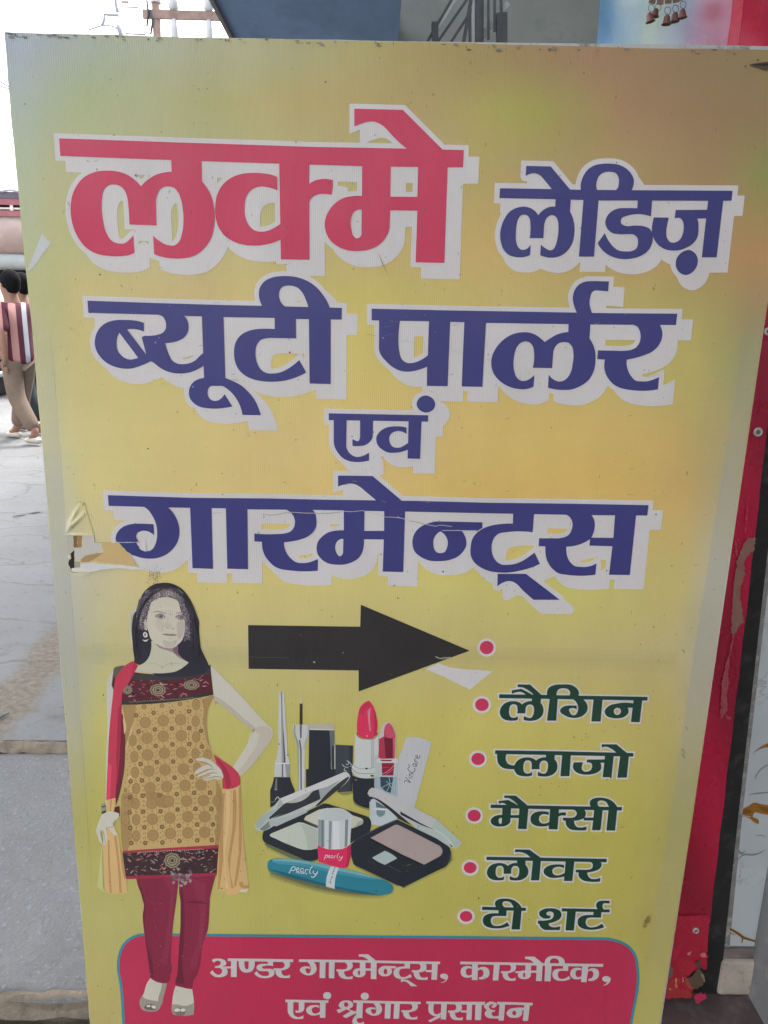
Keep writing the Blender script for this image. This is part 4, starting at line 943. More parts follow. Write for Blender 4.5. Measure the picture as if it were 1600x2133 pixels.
# clear cap and black tube
a.poly("668,412 942,415 942,495 668,485", Y, ink(190, 182, 164)); a.poly("668,470 942,476 942,486 668,482", Y, ink(216, 212, 200))
a.poly("662,482 942,488 945,920 978,920 976,1010 625,1125 626,920 655,916", Y, BLK)
a.poly("885,490 942,490 942;700 935,920 905,920 900;760", Y, ink(104, 112, 114)); a.poly("912,660 942,660 938,915 915,915", Y, ink(58, 64, 68))
a.stroke("945,640 945,915 975,918 972,985", Y, 7, ink(196, 198, 198)); a.stroke("905,830 907,920", Y, 5, ink(150, 155, 155))
# black box
a.poly("955,646 1150,656 1140,1165 985,1175 955,1050", Y, BLK2); a.poly("1105,654 1150,656 1140,1165 1118,1165", Y, ink(52, 57, 63))
def letters(strokes, reg, org, ang, k, w, col):
    ca, sa = math.cos(ang), math.sin(ang)
    for st in strokes.split('/'):
        q = []
        for t in st.split():
            sep = ';' if ';' in t else ','
            x, y = (float(v)*k for v in t.split(sep)); q.append("%f%s%f" % (org[0] + x*ca - y*sa, sep, org[1] + x*sa + y*ca))
        a.stroke(' '.join(q), reg, w, col)
PEARLY = "0,26 6,6/4,10 10;3 16;6 14;14 6,16/20,11 28,8 26;4 21;6 20;13 24;16 30,13/42,6 36;4 33;11 36;16 42,8 41;14 45,16/48,5 48,16/48,10 52;5 57,6/68,-8 62;4 62;14 67,16/73,5 74;13 79;15 86,4/86,4 82;18 74;26 68,24"
ARLY = "10,6 4;4 1;11 4;16 10,8 9;14 13,16/16,5 16,16/16,10 20;5 25,6/36,-8 30;4 30;14 35,16/41,5 42;13 47;15 54,4/54,4 50;18 42;26 36,24"
letters(ARLY, Y, (1020, 975), -1.28, 3.0, 7, ink(196, 200, 202))
# red lipstick
a.poly("1190,518 1215;545 1300;570 1400;550 1422,515 1400;505 1205,500", Y, ink(92, 50, 54))
a.poly("1325,157 1370;210 1405;310 1412,520 1380;565 1300;578 1230;560 1197,520 1203;330 1235;220", Y, ink(222, 56, 92))
a.poly("1325,157 1240;228 1215;300 1290,262 1330;235 1345,190", Y, ink(206, 50, 84)); a.poly("1345,235 1312,268 1320;400 1335,500 1350,490 1340;380", Y, ink(232, 132, 150)); a.poly("1380,260 1405;320 1412,520 1390;555 1385;400", Y, ink(198, 44, 80)); a.ell(1305, 550, 12, 8, ink(236, 150, 165), Y)
a.poly("1172,520 1230;575 1300;587 1390;568 1428,515 1435,740 1392,790 1392,1000 1300;1022 1200;1005 1135,945 1133,900 1150,862 1166,850", Y, ink(206, 208, 202))
a.poly("1345,585 1385,575 1385,900 1350,910", Y, ink(184, 187, 183)); a.stroke("1133,905 1200;960 1300;968 1390,962", Y, 7, ink(140, 143, 140)); a.stroke("1150,865 1200;905 1290;915 1390,900", Y, 5, ink(140, 143, 140)); a.ell(1298, 912, 16, 10, ink(60, 60, 62), Y); a.ell(1362, 992, 22, 10, ink(70, 74, 76), Y); a.stroke("1190,520 1230;572 1300;585 1400;565 1424,520", Y, 6, ink(110, 72, 74))
a.poly("1138,985 1200;1010 1300;1022 1392,1020 1380,1345 1320,1352 1240;1332 1170;1290 1150,1230", Y, BLK); a.poly("1170,1030 1195,1035 1192,1045 1170,1042", Y, ink(150, 150, 150))
# white card
a.poly("835,508 975,512 1118,562 925,1300 880,1330 720,1260 725,1000 740,760 790,640", Z, ink(196, 195, 196))
VIN = "0,6 6;4 8,28/8,28 20;8 22,0/28,12 26,28/30,3 31,5/36,12 34,28/35,18 42;12 45;16 43,28/68,4 60;-2 51;10 52;24 62;28 70,20/76,-6 70,2/88,15 80;12 77;20 80;28 88,16 88;26 92,28/97,13 96,28/97,18 102;12 108,14/112,20 122,18 118;11 112;16 113;26 118;28 125,24"
letters(VIN, Z, (800, 1012), -1.22, 2.75, 7, ink(48, 58, 64))
# clear lipstick
a.poly("620,335 665;355 700;430 718,500 716,740 742,745 738,1180 722,1420 560,1495 425,1480 425,1230 480,1180 488,715 525,700 530,500 545;440 580;370", Z, ink(186, 194, 192))
a.poly("622,338 665;358 700;430 716,500 714,740 527,740 530,505 545;445 580;370", Z, ink(206, 192, 186))
a.poly("640,350 665;368 695;430 712,500 710,742 525,742 532,530 588,500 590;430 610;370", Z, ink(182, 60, 82)); a.poly("588,515 682,512 682,742 605,742", Z, ink(112, 34, 52)); a.poly("640,350 665;368 692;430 702,495 680;518 640;520 605;495 595;430 612;372", Z, ink(206, 84, 106)); a.poly("690,520 712,505 710,742 695,742", Z, ink(206, 100, 116))
a.poly("545,742 700,742 680,778 570,775", Z, ink(150, 70, 84)); a.poly("500,752 715,748 735,760 735,795 500,795", Z, ink(206, 205, 200)); a.poly("540,760 680,760 665,778 560,776", Z, ink(140, 50, 68))
a.poly("560,797 700,797 690,935 565,935", Z, ink(152, 36, 60)); a.stroke("565,920 640;880 700,815", Z, 7, ink(206, 150, 160)); a.stroke("600,935 690,865", Z, 5, ink(196, 130, 142)); a.stroke("560,850 640,845", Z, 5, ink(190, 90, 110))
a.poly("480,950 735,950 735,1170 560,1110 478,1060", Z, ink(166, 182, 184)); a.poly("545,950 690,955 660,1130 600,1110 548,1060", Z, ink(58, 78, 90))
for q in ("490,960 500,1090", "560,1075 620;1040 690,1020", "640,950 650;1020 600,1130", "690,960 695,1140", "715,960 712,1160", "610,1000 650;1040 680,1140"): a.stroke(q, Z, 8, ink(150, 170, 174))
a.poly("440,1200 600;1260 700;1330 730,1420 560,1490 430,1478", Z, ink(196, 204, 204)); a.poly("495,1225 560;1260 640,1310 580,1300 500,1290", Z, ink(92, 116, 122)); a.poly("500,1320 600,1325 590;1370 540;1395 505,1370", Z, ink(120, 144, 148)); a.stroke("470,1305 560;1312 620,1306", Z, 10, ink(222, 226, 226))
# powder compact: lid, base
a.poly("425,118 560;160 700;240 820;310 940,360 1190,490 1490,760 1485,790 1430,850 1340,815 1240,700 900,545 860,520 750;440 600;330 480;250 400,225 375,190 390,150", B2, ink(196, 194, 192))
a.poly("400,222 480;245 600;318 700;395 790;470 895,562 850,545 745,490 660;410 560;325 470;260", B2, ink(56, 54, 58)); a.poly("765,400 1010,542 1170,618 1100,604 975,545 768,440", B2, ink(54, 55, 60))
a.poly("900,545 1000,560 1170,618 1300,740 1345,815 1240,760 1100,690 945,605", B2, ink(184, 194, 186)); a.poly("1190,500 1480,755 1435,840 1340,760 1150,590", B2, ink(180, 194, 184)); a.stroke("1180,620 1300;700 1400,825", B2, 9, ink(214, 220, 212)); a.stroke("945,615 1100;690 1190,735", B2, 6, ink(96, 100, 98)); a.poly("1350,785 1400,825 1370,820", B2, ink(50, 52, 54))
a.poly("690,508 720;500 760,512 940,600 1200,725 1320,805 1360;850 1366;900 1350;985 1325;1035 1290,1065 900,1255 800,1303 730,1280 250,1055 210;1030 195;990 180,790 270,710 500,590", B2, BLK)
a.stroke("190,765 280;715 500;600 715,508", B2, 7, ink(92, 98, 102)); a.stroke("620,1045 780,1125", B2, 4, ink(110, 114, 116))
a.poly("690,568 720;560 760,572 900,640 1200,795 1250;830 1268;870 1255;915 1225,942 1050,1035 800,920 410,717", B2, ink(178, 160, 154)); a.poly("410,717 800;920 1050,1035 1035,1040 780;925 405,730", B2, ink(24, 28, 34))
a.poly("580,870 655;905 728,960 585,1037 500;1000 430,952", B2, ink(178, 192, 186)); a.stroke("1355,900 1345;980 1300;1040", B2, 6, ink(70, 74, 78))
a.poly("330,980 420;1000 500,1050 470;1040 400;1005", B2, ink(58, 62, 67)); a.ell(800, 1045, 12, 10, ink(70, 74, 78), B2); a.ell(845, 1110, 14, 12, ink(64, 68, 72), B2)
# open compact at the left
a.poly("820,448 860;450 900,460 1290,585 1335;615 1350;650 1345;720 1330,765 1180,850 1120,890 760,1060 680;1082 560,1050 185,890 150;860 148;780 165;740 200,715 500,600", A2, BLK)
a.poly("860,497 905;500 950,512 1225,605 1258;628 1262;655 1235,685 1140,722 900,730 750,690 605,625 620;595 650,575 770,515", A2, ink(204, 202, 182)); a.poly("605,625 750,690 750,712 600,640", A2, ink(92, 84, 78)); a.poly("1180,690 1240;640 1265,650 1200;702 1140,722", A2, ink(176, 172, 154))
a.poly("540,655 580;658 640,678 757,722 757,945 700;957 610;957 560,945 235,815 225;800 240,780", A2, ink(198, 202, 186)); a.poly("560,670 640;690 757,745 757,945 700;957 640,956 620;800", A2, ink(184, 190, 174)); a.stroke("228,800 500;925 600;957 700;955", A2, 6, ink(222, 224, 214))
a.poly("1050,97 1095;110 1120,150 1100;185 960;310 735,475 640;520 330;660 120;752 70;735 58;700 80;660 150;570 250,500 340,390 600;285", A2, ink(186, 192, 186))
a.poly("340,392 640;270 1050,97 1095;108 1116,145 1090,145 850;270 700,300 385,448", A2, ink(208, 206, 202)); a.poly("690,320 770,285 860,262 1010,180 930;260 800,395 785,400", A2, ink(160, 166, 164))
a.poly("372,460 430;432 560;425 660,352 705,310 768,288 788,398 600,482 420,560 225,625 215,605", A2, ink(56, 58, 64)); a.poly("410,438 560;424 650;370 695,310 560;370", A2, ink(186, 184, 172))
a.poly("1095,148 1000;212 785,418 725,478 765,470 960;312 1075;205 1105,160", A2, ink(62, 60, 62)); a.poly("225,620 415,535 300;590 235,625", A2, ink(186, 190, 184)); a.poly("150,700 215,640 240,690 130;742 110,730", A2, ink(128, 136, 130)); a.poly("215,645 420;590 640,522 642,545 300,700 220,690", A2, ink(176, 184, 178)); a.poly("590,485 720,440 735,460 640,520 600,500", A2, ink(196, 200, 196)); a.poly("290,510 340,400 368,455 230;580 120;700 75,725 80;660 180;560", A2, ink(170, 180, 172)); a.stroke("285,410 315;375 330,400", A2, 8, ink(210, 210, 208))
# nail polish
a.poly("757,612 770;570 800;520 900;498 1050;512 1110;550 1142,580 1130;700 1118,900 1050;945 950;957 850;950 757,905", A2, ink(204, 210, 208))
a.poly("770,600 800;530 900;505 1040;515 1120;565 1100,625 950;640 800,625", A2, ink(196, 200, 198))
for q, c in (("762,620 800;628 830,630 830,940 795,928 760,900", ink(150, 160, 158)), ("798,628 822,630 822,935 798,928", ink(120, 132, 132)), ("882,640 915,643 905,955 878,952", ink(142, 152, 152)), ("1062,632 1096,622 1086,915 1056,940", ink(132, 142, 142)), ("925,645 1000,642 1000,952 925,955", ink(220, 224, 224))): a.poly(q, A2, c)
a.poly("757,905 850;950 950;957 1050;945 1120,898 1108;1100 1085;1155 1040;1165 950;1150 850;1120 762,1095", A2, ink(222, 56, 96)); a.poly("1085,925 1118,900 1106;1100 1080;1158 1060,1160 1085,1080", A2, ink(196, 44, 84))
letters(PEARLY, A2, (830, 1010), 0.05, 2.35, 7, ink(226, 206, 210))
# mascara
a.poly("198,1130 212;1085 262;1065 420;1062 600;1082 900;1140 1200;1208 1400;1268 1540;1320 1597;1380 1572;1440 1480;1462 1300;1452 1000;1402 700;1332 400;1252 235;1198 205;1172", A2, ink(52, 132, 150))
a.poly("262,1065 420;1062 600;1082 900;1140 1200;1208 1400;1268 1480,1295 1200;1240 900;1178 600;1115 400;1092 250,1090", A2, ink(118, 178, 188)); a.poly("250,1088 400;1092 600;1115 900;1178 1200;1240 1420,1290 1200;1270 900;1215 600;1150 300,1120", A2, ink(76, 150, 166))
a.poly("205,1172 400;1252 700;1332 1000;1402 1300;1452 1450,1462 1300;1430 1000;1375 700;1300 400;1215", A2, ink(36, 104, 122))
a.poly("905,1142 992,1160 960;1250 945,1396 850,1370 850;1310 870;1220", A2, ink(204, 212, 212)); 
letters(PEARLY, A2, (455, 1130), 0.17, 3.6, 9, ink(216, 226, 228))
letters("0,8 1,0 4,6 7,0 8,8/13,8 11;4 16,2 16,8/24,3 20;3 23;6 19,8/32,4 28;6 32,8/38,8 36;4 41,3 41,8/46,8 46,3 50,4/58,8 55;4 60,3 60,8", A2, (518, 1203), 0.14, 2.0, 7, ink(204, 216, 218))
letters("0,0 2,10 5,3 8,10 10,0/18,10 15;6 20,4 20,10/26,0 26,10 29,10/24,4 29,4/33,7 39,7 36;4 33;8 38,10/43,10 43,4 47,5/56,10 56,0 62;0 62;5 56,5/66,10 66,4 70,5/74;4 78;7 74;10 71;7/84;4 88;7 84;10 81;7/92,10 92;1 97,0/90,4 96,4", A2, (958, 1158), 1.87, 1.95, 5, ink(92, 102, 108))
cos_ = a.build('printed_cosmetics', M_FLEX, BOARD); cos_['label'] = 'printed picture of lipsticks, compacts, nail polish and a teal mascara tube'

# ------------------------------------------------------------------ the torn place at the left edge, cracks and scratches
T_ = (80, 1020, 1600/280)
a = Art(0.0012); a.rag = 0.45
a.poly("322,545 420;552 520,545 660,548 665,625 745,632 1270,622 985,640 1100,790 1200,935 1330,955 900,938 640,985 400,1000 385,965 360,840 340,700", T_, ink(210, 190, 138))
a.poly("320,548 415,552 425,690 380,780 350,770 335,680", T_, ink(188, 184, 168)); a.poly("415,552 460,550 462,690 420,690", T_, ink(122, 98, 64)); a.poly("460,550 522,548 515,690 462,690", T_, ink(166, 128, 78))
a.poly("522,548 660,545 665,625 740,632 758;690 780,752 640;768 540;800 490,850 440,830 430,690 515,690", T_, ink(200, 194, 184))
a.poly("755,632 960,625 1060,740 1190,935 1000,890 640,845 500,860 540;800 640;768 782,752", T_, ink(205, 176, 120)); a.poly("500,860 540;800 640;768 782,754 700;800 620;850", T_, ink(172, 144, 98))
a.poly("380,770 425,720 432,930 395,965 365,900 358,850 392,820", T_, ink(34, 36, 34)); a.poly("350,775 390,782 385,825 350,815", T_, ink(210, 208, 192)); a.poly("432,850 500,865 495,925 430,930", T_, ink(166, 158, 150))
a.poly("955,622 1165,628 1195,670 1215,720 1260,740 1150,790 1060;735 1000;680", T_, ink(52, 60, 116)); a.poly("1165,628 1270,622 1290,735 1220;715 1185;660", T_, WHITE)
a.poly("500,885 640;870 800;890 1000;900 1200,930 1330,950 1180;950 900;940 720;960 600;980 500,930", T_, ink(214, 212, 210)); a.poly("390,940 500;925 640;960 760,950 620;985 400,985", T_, ink(220, 216, 196)); a.poly("400,1000 600;990 620,1000 500,1030 400,1020", T_, ink(210, 204, 180))
for q, w, c in (("318,545 420;550 525,543", 4, ink(120, 112, 88)), ("660,628 760;630 900,622", 3, ink(140, 128, 96)), ("400,990 600;985 760,955 1000,940", 4, ink(160, 150, 112)), ("440,155 500;150 555,178", 3, ink(130, 122, 92)), ("560,290 640;318 655,360", 3, ink(150, 140, 105)), ("375,960 420;985 470,985", 6, ink(110, 104, 84))): a.stroke(q, T_, w, c, True)
a.stroke("915,622 1000;628 1170,624", T_, 6, ink(206, 204, 214), True); a.ell(890, 625, 14, 8, ink(226, 224, 214), T_)
for k in range(90):
    x, y = rnd.gauss(1385, 45), rnd.gauss(1010, 50); a.ell(x, y, rnd.uniform(1.5, 6), rnd.uniform(1.5, 7), ink(138, 124, 92), T_, 0, 6)
a.build('torn_patch', M_FLEX, BOARD)
a = Art(0.0016)
for q, reg in (("120,415 250;418 330,400 400;398 500,404 610;406 740,406 860;392 900,388 960;392 1020,388 1075,382 1130;395 1280,435 1300,445 1400;448 1480,462", RL), ("-10,350 70;375 110,385 200;402 280,425 355,440 400;430 450,435 510,441", RM)):
    a.stroke(q, reg, 5, ink(196, 192, 196)); 
a.stroke("418,480 745,481", RM, 6, ink(200, 196, 196)); 
for q, reg in (("120,419 250;422 330,405 400;403 500,409 610;411 740,411 860;397", RL), ("110,391 200;408 280,431", RM)): a.stroke(q, reg, 3, ink(120, 112, 104))  # darker strokes below the crack are its shadow, painted on
a.build('crack', M_FLEX, BOARD)
a = Art(0.0016)
for q, reg, w, c in (("1430,1030 1465;1100 1500,1180", RB, 3, ink(150, 132, 92)), ("520,1320 545;1390 590,1480", RC, 3, ink(140, 124, 88)), ("400,1500 400,1500", RC, 1, WHITE), ("850,500 880;506 915,492", RH, 3, ink(110, 100, 96)), ("10,592 60;600 130,612", RH, 3, ink(140, 128, 88)), ("835,988 870,985", RH, 4, ink(110, 100, 96)), ("340,655 480,672", RH, 2, ink(170, 160, 158)), ("860,755 950,778", RH, 2, ink(170, 160, 158)), ("1180,840 1240,850", RH, 2, ink(170, 160, 158)),
                 ("1210,1005 1330;1000 1430,955", RI, 4, ink(180, 172, 150)), ("870,328 1010,333", RI, 3, ink(160, 152, 140)), ("20,385 60;375 100,372", RG, 3, ink(140, 126, 116)), ("180,1000 205,985 ", RF, 3, ink(130, 120, 100)), ("1130,1000 1210,985", RF, 3, ink(180, 172, 166)), ("1060,412 1100;405 1150,400", RK, 3, ink(150, 142, 140)), ("1410,885 1422,868", RG, 3, ink(170, 160, 158)), ("190,520 260,516", RH, 3, ink(116, 116, 168)), ("190,605 290,592", RH, 3, ink(110, 110, 164)), ("240,450 270,470 320,470", RH, 4, ink(112, 112, 166))):
    if reg: a.stroke(q, reg, w, c, True)
for x, y, r in ((558, 485, 5), (600, 488, 5), (820, 818, 14), (860, 765, 10), (1237, 1310, 14), (1150, 415, 6), (980, 412, 7)): a.ell(x, y, r, r*0.7, ink(126, 130, 182), RF, 0.4, 8)
for x, y, r in ((180, 630, 13), (590, 405, 6), (690, 570, 6), (405, 420, 5)): a.ell(x, y, r, r*0.7, ink(126, 126, 176), RH, 0.4, 8)
for k in range(150):                      # grime specks over the whole sheet
    x, y = rnd.uniform(60, 1560), rnd.uniform(95, 1900)
    if x < edge(LEFT, y) + 10 or x > edge(RIGHT, y) - 10: continue
    r = rnd.choice((0.8, 0.9, 1.0, 1.2, 1.5, 2.0)); a.ell(x, y, r, r*rnd.uniform(0.5, 1.3), rnd.choice([ink(92, 82, 62), ink(120, 108, 78), ink(80, 74, 60)]), PX, rnd.uniform(0, 3), 7)
for k in range(45):
    x, y = rnd.uniform(80, 1500), rnd.uniform(100, 1900)
    if x < edge(LEFT, y) + 12 or x > edge(RIGHT, y) - 20: continue
    a.stroke("%f,%f %f;%f %f,%f" % (x, y, x + rnd.uniform(2, 6), y + rnd.uniform(-2, 3), x + rnd.uniform(6, 14), y + rnd.uniform(-4, 4)), PX, 0.9, ink(150, 138, 96), True)
for k in range(70):                       # grime along the top rim
    x = rnd.uniform(12, 800) if k % 3 else rnd.uniform(900, 1590); y = top_y(x) + abs(rnd.gauss(3, 4)) + 1.5
    a.ell(x, y, rnd.uniform(1, 7), rnd.uniform(0.8, 2.6), rnd.choice([ink(120, 122, 120), ink(96, 96, 92), ink(140, 132, 112)]), PX, 0, 7)
a.poly("1560,135 1585;130 1612,128 1625,140 1600;146 1578;140", PX, ink(86, 70, 54)); a.poly("1564,135 1585;132 1612,133 1612,138 1585;137", PX, ink(40, 34, 30)); a.ell(1579, 125, 2, 2, ink(60, 50, 40)); a.ell(1553, 138, 1.6, 1.6, ink(60, 50, 40))
for x, y, w_ in ((1345, 1925, 9), (1352, 1915, 5)):
    for k in range(8): a.stroke("%f,%f %f;%f %f,%f" % (x - 6 + k, y + rnd.uniform(-8, 8), x - 4 + k, y + rnd.uniform(-8, 8), x - 2 + k, y + rnd.uniform(-8, 8)), PX, 1, ink(130, 122, 72), True)
for y in (1352, 1560, 1570): a.stroke("1420,%f 1424;%f 1426,%f" % (y, y+4, y+9), PX, 2, ink(130, 122, 84), True)
a.build('grime', M_FLEX, BOARD)['kind'] = 'stuff'
# the loosened part of the sheet above the hole: the same print, lifted in two low creases
vs = []; cs = []; NN = 46
def ridge(x, y, ax_, ay_, bx_, by_, wd):
    dx, dy = bx_-ax_, by_-ay_; t = max(0, min(1, ((x-ax_)*dx + (y-ay_)*dy)/(dx*dx+dy*dy)))
    return math.exp(-(math.hypot(x-ax_-t*dx, y-ay_-t*dy)/wd)**2) * (0.4 + 0.6*math.sin(math.pi*min(1, t+.15)))
for j in range(NN+1):
    for i in range(NN+1):
        u, v = i/NN, j/NN
        x = 318 + (345 - 120*(1-v))*u; y = 150 + 396*v
        h = 0.0007 + (0.0032*ridge(x, y, 325, 490, 545, 290, 26) + 0.0022*ridge(x, y, 360, 420, 490, 180, 24) + 0.0012*ridge(x, y, 330, 540, 650, 545, 16)) * min(1, 6*u, 6*(1-u), 6*v)
        px_, py_ = 80 + x*0.175, 1020 + y*0.175
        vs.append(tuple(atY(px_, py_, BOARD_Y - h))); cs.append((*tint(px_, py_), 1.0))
me = bpy.data.meshes.new('loose_flap'); me.from_pydata(vs, [], [(j*(NN+1)+i, (j+1)*(NN+1)+i, (j+1)*(NN+1)+i+1, j*(NN+1)+i+1) for j in range(NN) for i in range(NN)])
at = me.color_attributes.new('Col', 'FLOAT_COLOR', 'POINT'); at.data.foreach_set('color', [q for c in cs for q in c])
for p in me.polygons: p.use_smooth = True
link('loose_flap', me, BOARD, M_SHEET)
# ------------------------------------------------------------------ ground
def stone(name, c, tan, k=1.0):
    m, N, L, P = nodes(name)
    g = N.new('ShaderNodeNewGeometry').outputs['Position']
    n1 = noise(N, L, g, 2.2, 8, 0.65, 0.4); n2 = noise(N, L, g, 24, 8, 0.8, 0.5); n3 = noise(N, L, g, 75, 4, 0.75)
    col = ramp(N, L, n1, 0.3, 0.72, tuple(v*0.84 for v in c), tuple(v*1.1 for v in c))
    col = mixcol(N, L, ramp(N, L, n2, 0.56, 0.70), col, tuple(v*0.66 for v in c))
    col = mixcol(N, L, ramp(N, L, n3, 0.57, 0.68), col, tuple(min(0.8, v*1.4) for v in c))
    col = mixcol(N, L, ramp(N, L, noise(N, L, g, 5, 6, 0.7), 0.66, 0.85), col, tan)
    L.new(col, P.inputs['Base Color']); P.inputs['Roughness'].default_value = 0.82; P.inputs['Specular IOR Level'].default_value = 0.25
    h = N.new('ShaderNodeMath'); h.operation = 'MULTIPLY_ADD'; L.new(n2, h.inputs[0]); h.inputs[1].default_value = 1.0; L.new(n3, h.inputs[2])
    b = N.new('ShaderNodeBump'); b.inputs['Strength'].default_value = 0.9; b.inputs['Distance'].default_value = 0.014
    L.new(h.outputs[0], b.inputs['Height']); L.new(b.outputs[0], P.inputs['Normal'])
    return m
GREY = (0.268, 0.272, 0.276)
M_SLAB = stone('pavement_stone', GREY, (0.33, 0.31, 0.28))
M_EDGE = plain('mortar_edge', (0.25, 0.205, 0.155), 0.9, 0.35, 14, 0.8, dirt=(0.13, 0.11, 0.09))
def street_material():
    m, N, L, P = nodes('street_stone')
    g = N.new('ShaderNodeNewGeometry').outputs['Position']
    wob = N.new('ShaderNodeMix'); wob.data_type = 'VECTOR'
    nz = N.new('ShaderNodeTexNoise'); nz.inputs['Scale'].default_value = 1.6; nz.inputs['Detail'].default_value = 6; L.new(g, nz.inputs['Vector'])
    wob.inputs[0].default_value = 0.42; L.new(g, wob.inputs[4]); L.new(nz.outputs['Color'], wob.inputs[5])
    v = N.new('ShaderNodeTexVoronoi'); v.feature = 'DISTANCE_TO_EDGE'; v.inputs['Scale'].default_value = 2.7
    L.new(mapping(N, L, wob.outputs[1], (0.7, 1.7, 0.5)), v.inputs['Vector'])
    n1 = noise(N, L, g, 0.9, 8, 0.65); n2 = noise(N, L, g, 22, 8, 0.75)
    c = tuple(v*0.84 for v in GREY)
    col = ramp(N, L, n1, 0.3, 0.7, tuple(q*0.85 for q in c), tuple(q*1.12 for q in c))
    col = mixcol(N, L, ramp(N, L, n2, 0.55, 0.72), col, tuple(q*0.68 for q in c))
    crack = ramp(N, L, v.outputs['Distance'], 0.0, 0.034, (0.62, 0.62, 0.62), (0, 0, 0))
    gate = ramp(N, L, noise(N, L, g, 3.1, 3), 0.36, 0.52)
    crack = mixcol(N, L, 1.0, crack, gate, 'MULTIPLY')
    col = mixcol(N, L, crack, col, (0.17, 0.15, 0.13))
    # soil trodden into the stones along a slanting band
    sp = N.new('ShaderNodeSeparateXYZ'); L.new(g, sp.inputs[0])
    def lincomb(a, b, c):
        q = N.new('ShaderNodeMath'); q.operation = 'MULTIPLY_ADD'; L.new(sp.outputs[0], q.inputs[0]); q.inputs[1].default_value = a; q.inputs[2].default_value = c
        r = N.new('ShaderNodeMath'); r.operation = 'MULTIPLY_ADD'; L.new(sp.outputs[1], r.inputs[0]); r.inputs[1].default_value = b; L.new(q.outputs[0], r.inputs[2])
        return r.outputs[0]
    p0, p1 = atZ(150, 1310, 0.03), atZ(-10, 1500, 0.03)
    dx, dy = p1[0]-p0[0], p1[1]-p0[1]; ln = math.hypot(dx, dy)
    dist = lincomb(-dy/ln, dx/ln, (dy*p0[0] - dx*p0[1])/ln)
    ab = N.new('ShaderNodeMath'); ab.operation = 'ABSOLUTE'; L.new(dist, ab.inputs[0])
    band = ramp(N, L, ab.outputs[0], 0.02, 0.24, (1, 1, 1), (0, 0, 0))
    sm = N.new('ShaderNodeMath'); sm.operation = 'ADD'; L.new(band, sm.inputs[0]); L.new(noise(N, L, g, 9, 9, 0.75), sm.inputs[1])
    hv = N.new('ShaderNodeMath'); hv.operation = 'MULTIPLY'; L.new(sm.outputs[0], hv.inputs[0]); hv.inputs[1].default_value = 0.5
    stain = ramp(N, L, hv.outputs[0], 0.53, 0.66)
    soil = ramp(N, L, noise(N, L, g, 40, 5, 0.7), 0.35, 0.65, (0.17, 0.145, 0.115), (0.27, 0.235, 0.195))
    col = mixcol(N, L, stain, col, soil)
    L.new(col, P.inputs['Base Color']); P.inputs['Roughness'].default_value = 0.85; P.inputs['Specular IOR Level'].default_value = 0.25
    h = N.new('ShaderNodeMath'); h.operation = 'MULTIPLY_ADD'; L.new(crack, h.inputs[0]); h.inputs[1].default_value = -0.8; L.new(n2, h.inputs[2])
    b = N.new('ShaderNodeBump'); b.inputs['Strength'].default_value = 0.7; b.inputs['Distance'].default_value = 0.02
    L.new(h.outputs[0], b.inputs['Height']); L.new(b.outputs[0], P.inputs['Normal'])
    return m
# one sheet to the horizon with a wavy surface
NXg, NYg = 60, 60
gx = np.concatenate([[-1500, -300, -60, -25], np.linspace(-12, 6, NXg), [25, 60, 300, 1500]])
gy = np.concatenate([[-1500, -300, -60, -12], np.linspace(2.298, 20, NYg), [35, 70, 300, 1500]])
rnd = random.Random(3)
vs = [(x, y, (-0.06 if y < 2 else 0.03) + (rnd.uniform(-.004, .004) if 2.4 < y < 19 else 0)) for y in gy for x in gx]
fs = [(j*len(gx)+i, j*len(gx)+i+1, (j+1)*len(gx)+i+1, (j+1)*len(gx)+i) for j in range(len(gy)-1) for i in range(len(gx)-1) if j != 3]
me = bpy.data.meshes.new('street'); me.from_pydata(vs, [], fs)
for p in me.polygons: p.use_smooth = True
tag(link('street', me, None, street_material()), kind='structure')
def slab(x0, x1, y0, y1, top, seed, thick=0.09):
    """a dressed stone slab with a worn, uneven rim"""
    r = random.Random(seed); n = 40; m_ = 24
    V_ = []; F_ = []
    for j in range(m_ + 1):
        for i in range(n + 1):
            x = x0 + (x1-x0)*i/n; y = y0 + (y1-y0)*j/m_
            e = 0.006*math.sin(x*7+seed) + 0.004*math.sin(x*23+seed*2) + r.uniform(-.003, .003)
            if j == 0: y += e
            if j == m_: y += e*0.6
            z = top + 0.004*math.sin(x*3+seed)*math.sin(y*5) - (0.010 if j in (0, m_) or i in (0, n) else 0)
            V_.append((x, y, z))
    for j in range(m_):
        for i in range(n):
            a_ = j*(n+1)+i; F_.append((a_, a_+1, a_+n+2, a_+n+1))
    base_ = len(V_)
    ring = [i for i in range(n+1)] + [j*(n+1)+n for j in range(1, m_+1)] + [m_*(n+1)+i for i in range(n-1, -1, -1)] + [j*(n+1) for j in range(m_-1, 0, -1)]
    for k in ring: V_.append((V_[k][0], V_[k][1], top - thick))
    side = []
    for q in range(len(ring)):
        w = (q+1) % len(ring); side.append(len(F_)); F_.append((ring[q], base_+q, base_+w, ring[w]))
    me = bpy.data.meshes.new('pavement_slab'); me.from_pydata(V_, [], F_)
    o = link('pavement_slab', me, None, [M_SLAB, M_EDGE])
    for k in side: me.polygons[k].material_index = 1
    for p in me.polygons: p.use_smooth = p.material_index == 0
    tag(o, kind='structure'); return o
slab(-2.6, -0.35, 1.335, 2.285, 0.0, 1); slab(-5.0, -2.63, 1.335, 2.285, 0.002, 2)
slab(-2.0, -0.35, 0.3, 1.305, -0.035, 3); slab(-4.6, -2.03, 0.3, 1.30, -0.034, 4); slab(-2.4, -0.35, -1.4, 0.27, -0.033, 5)
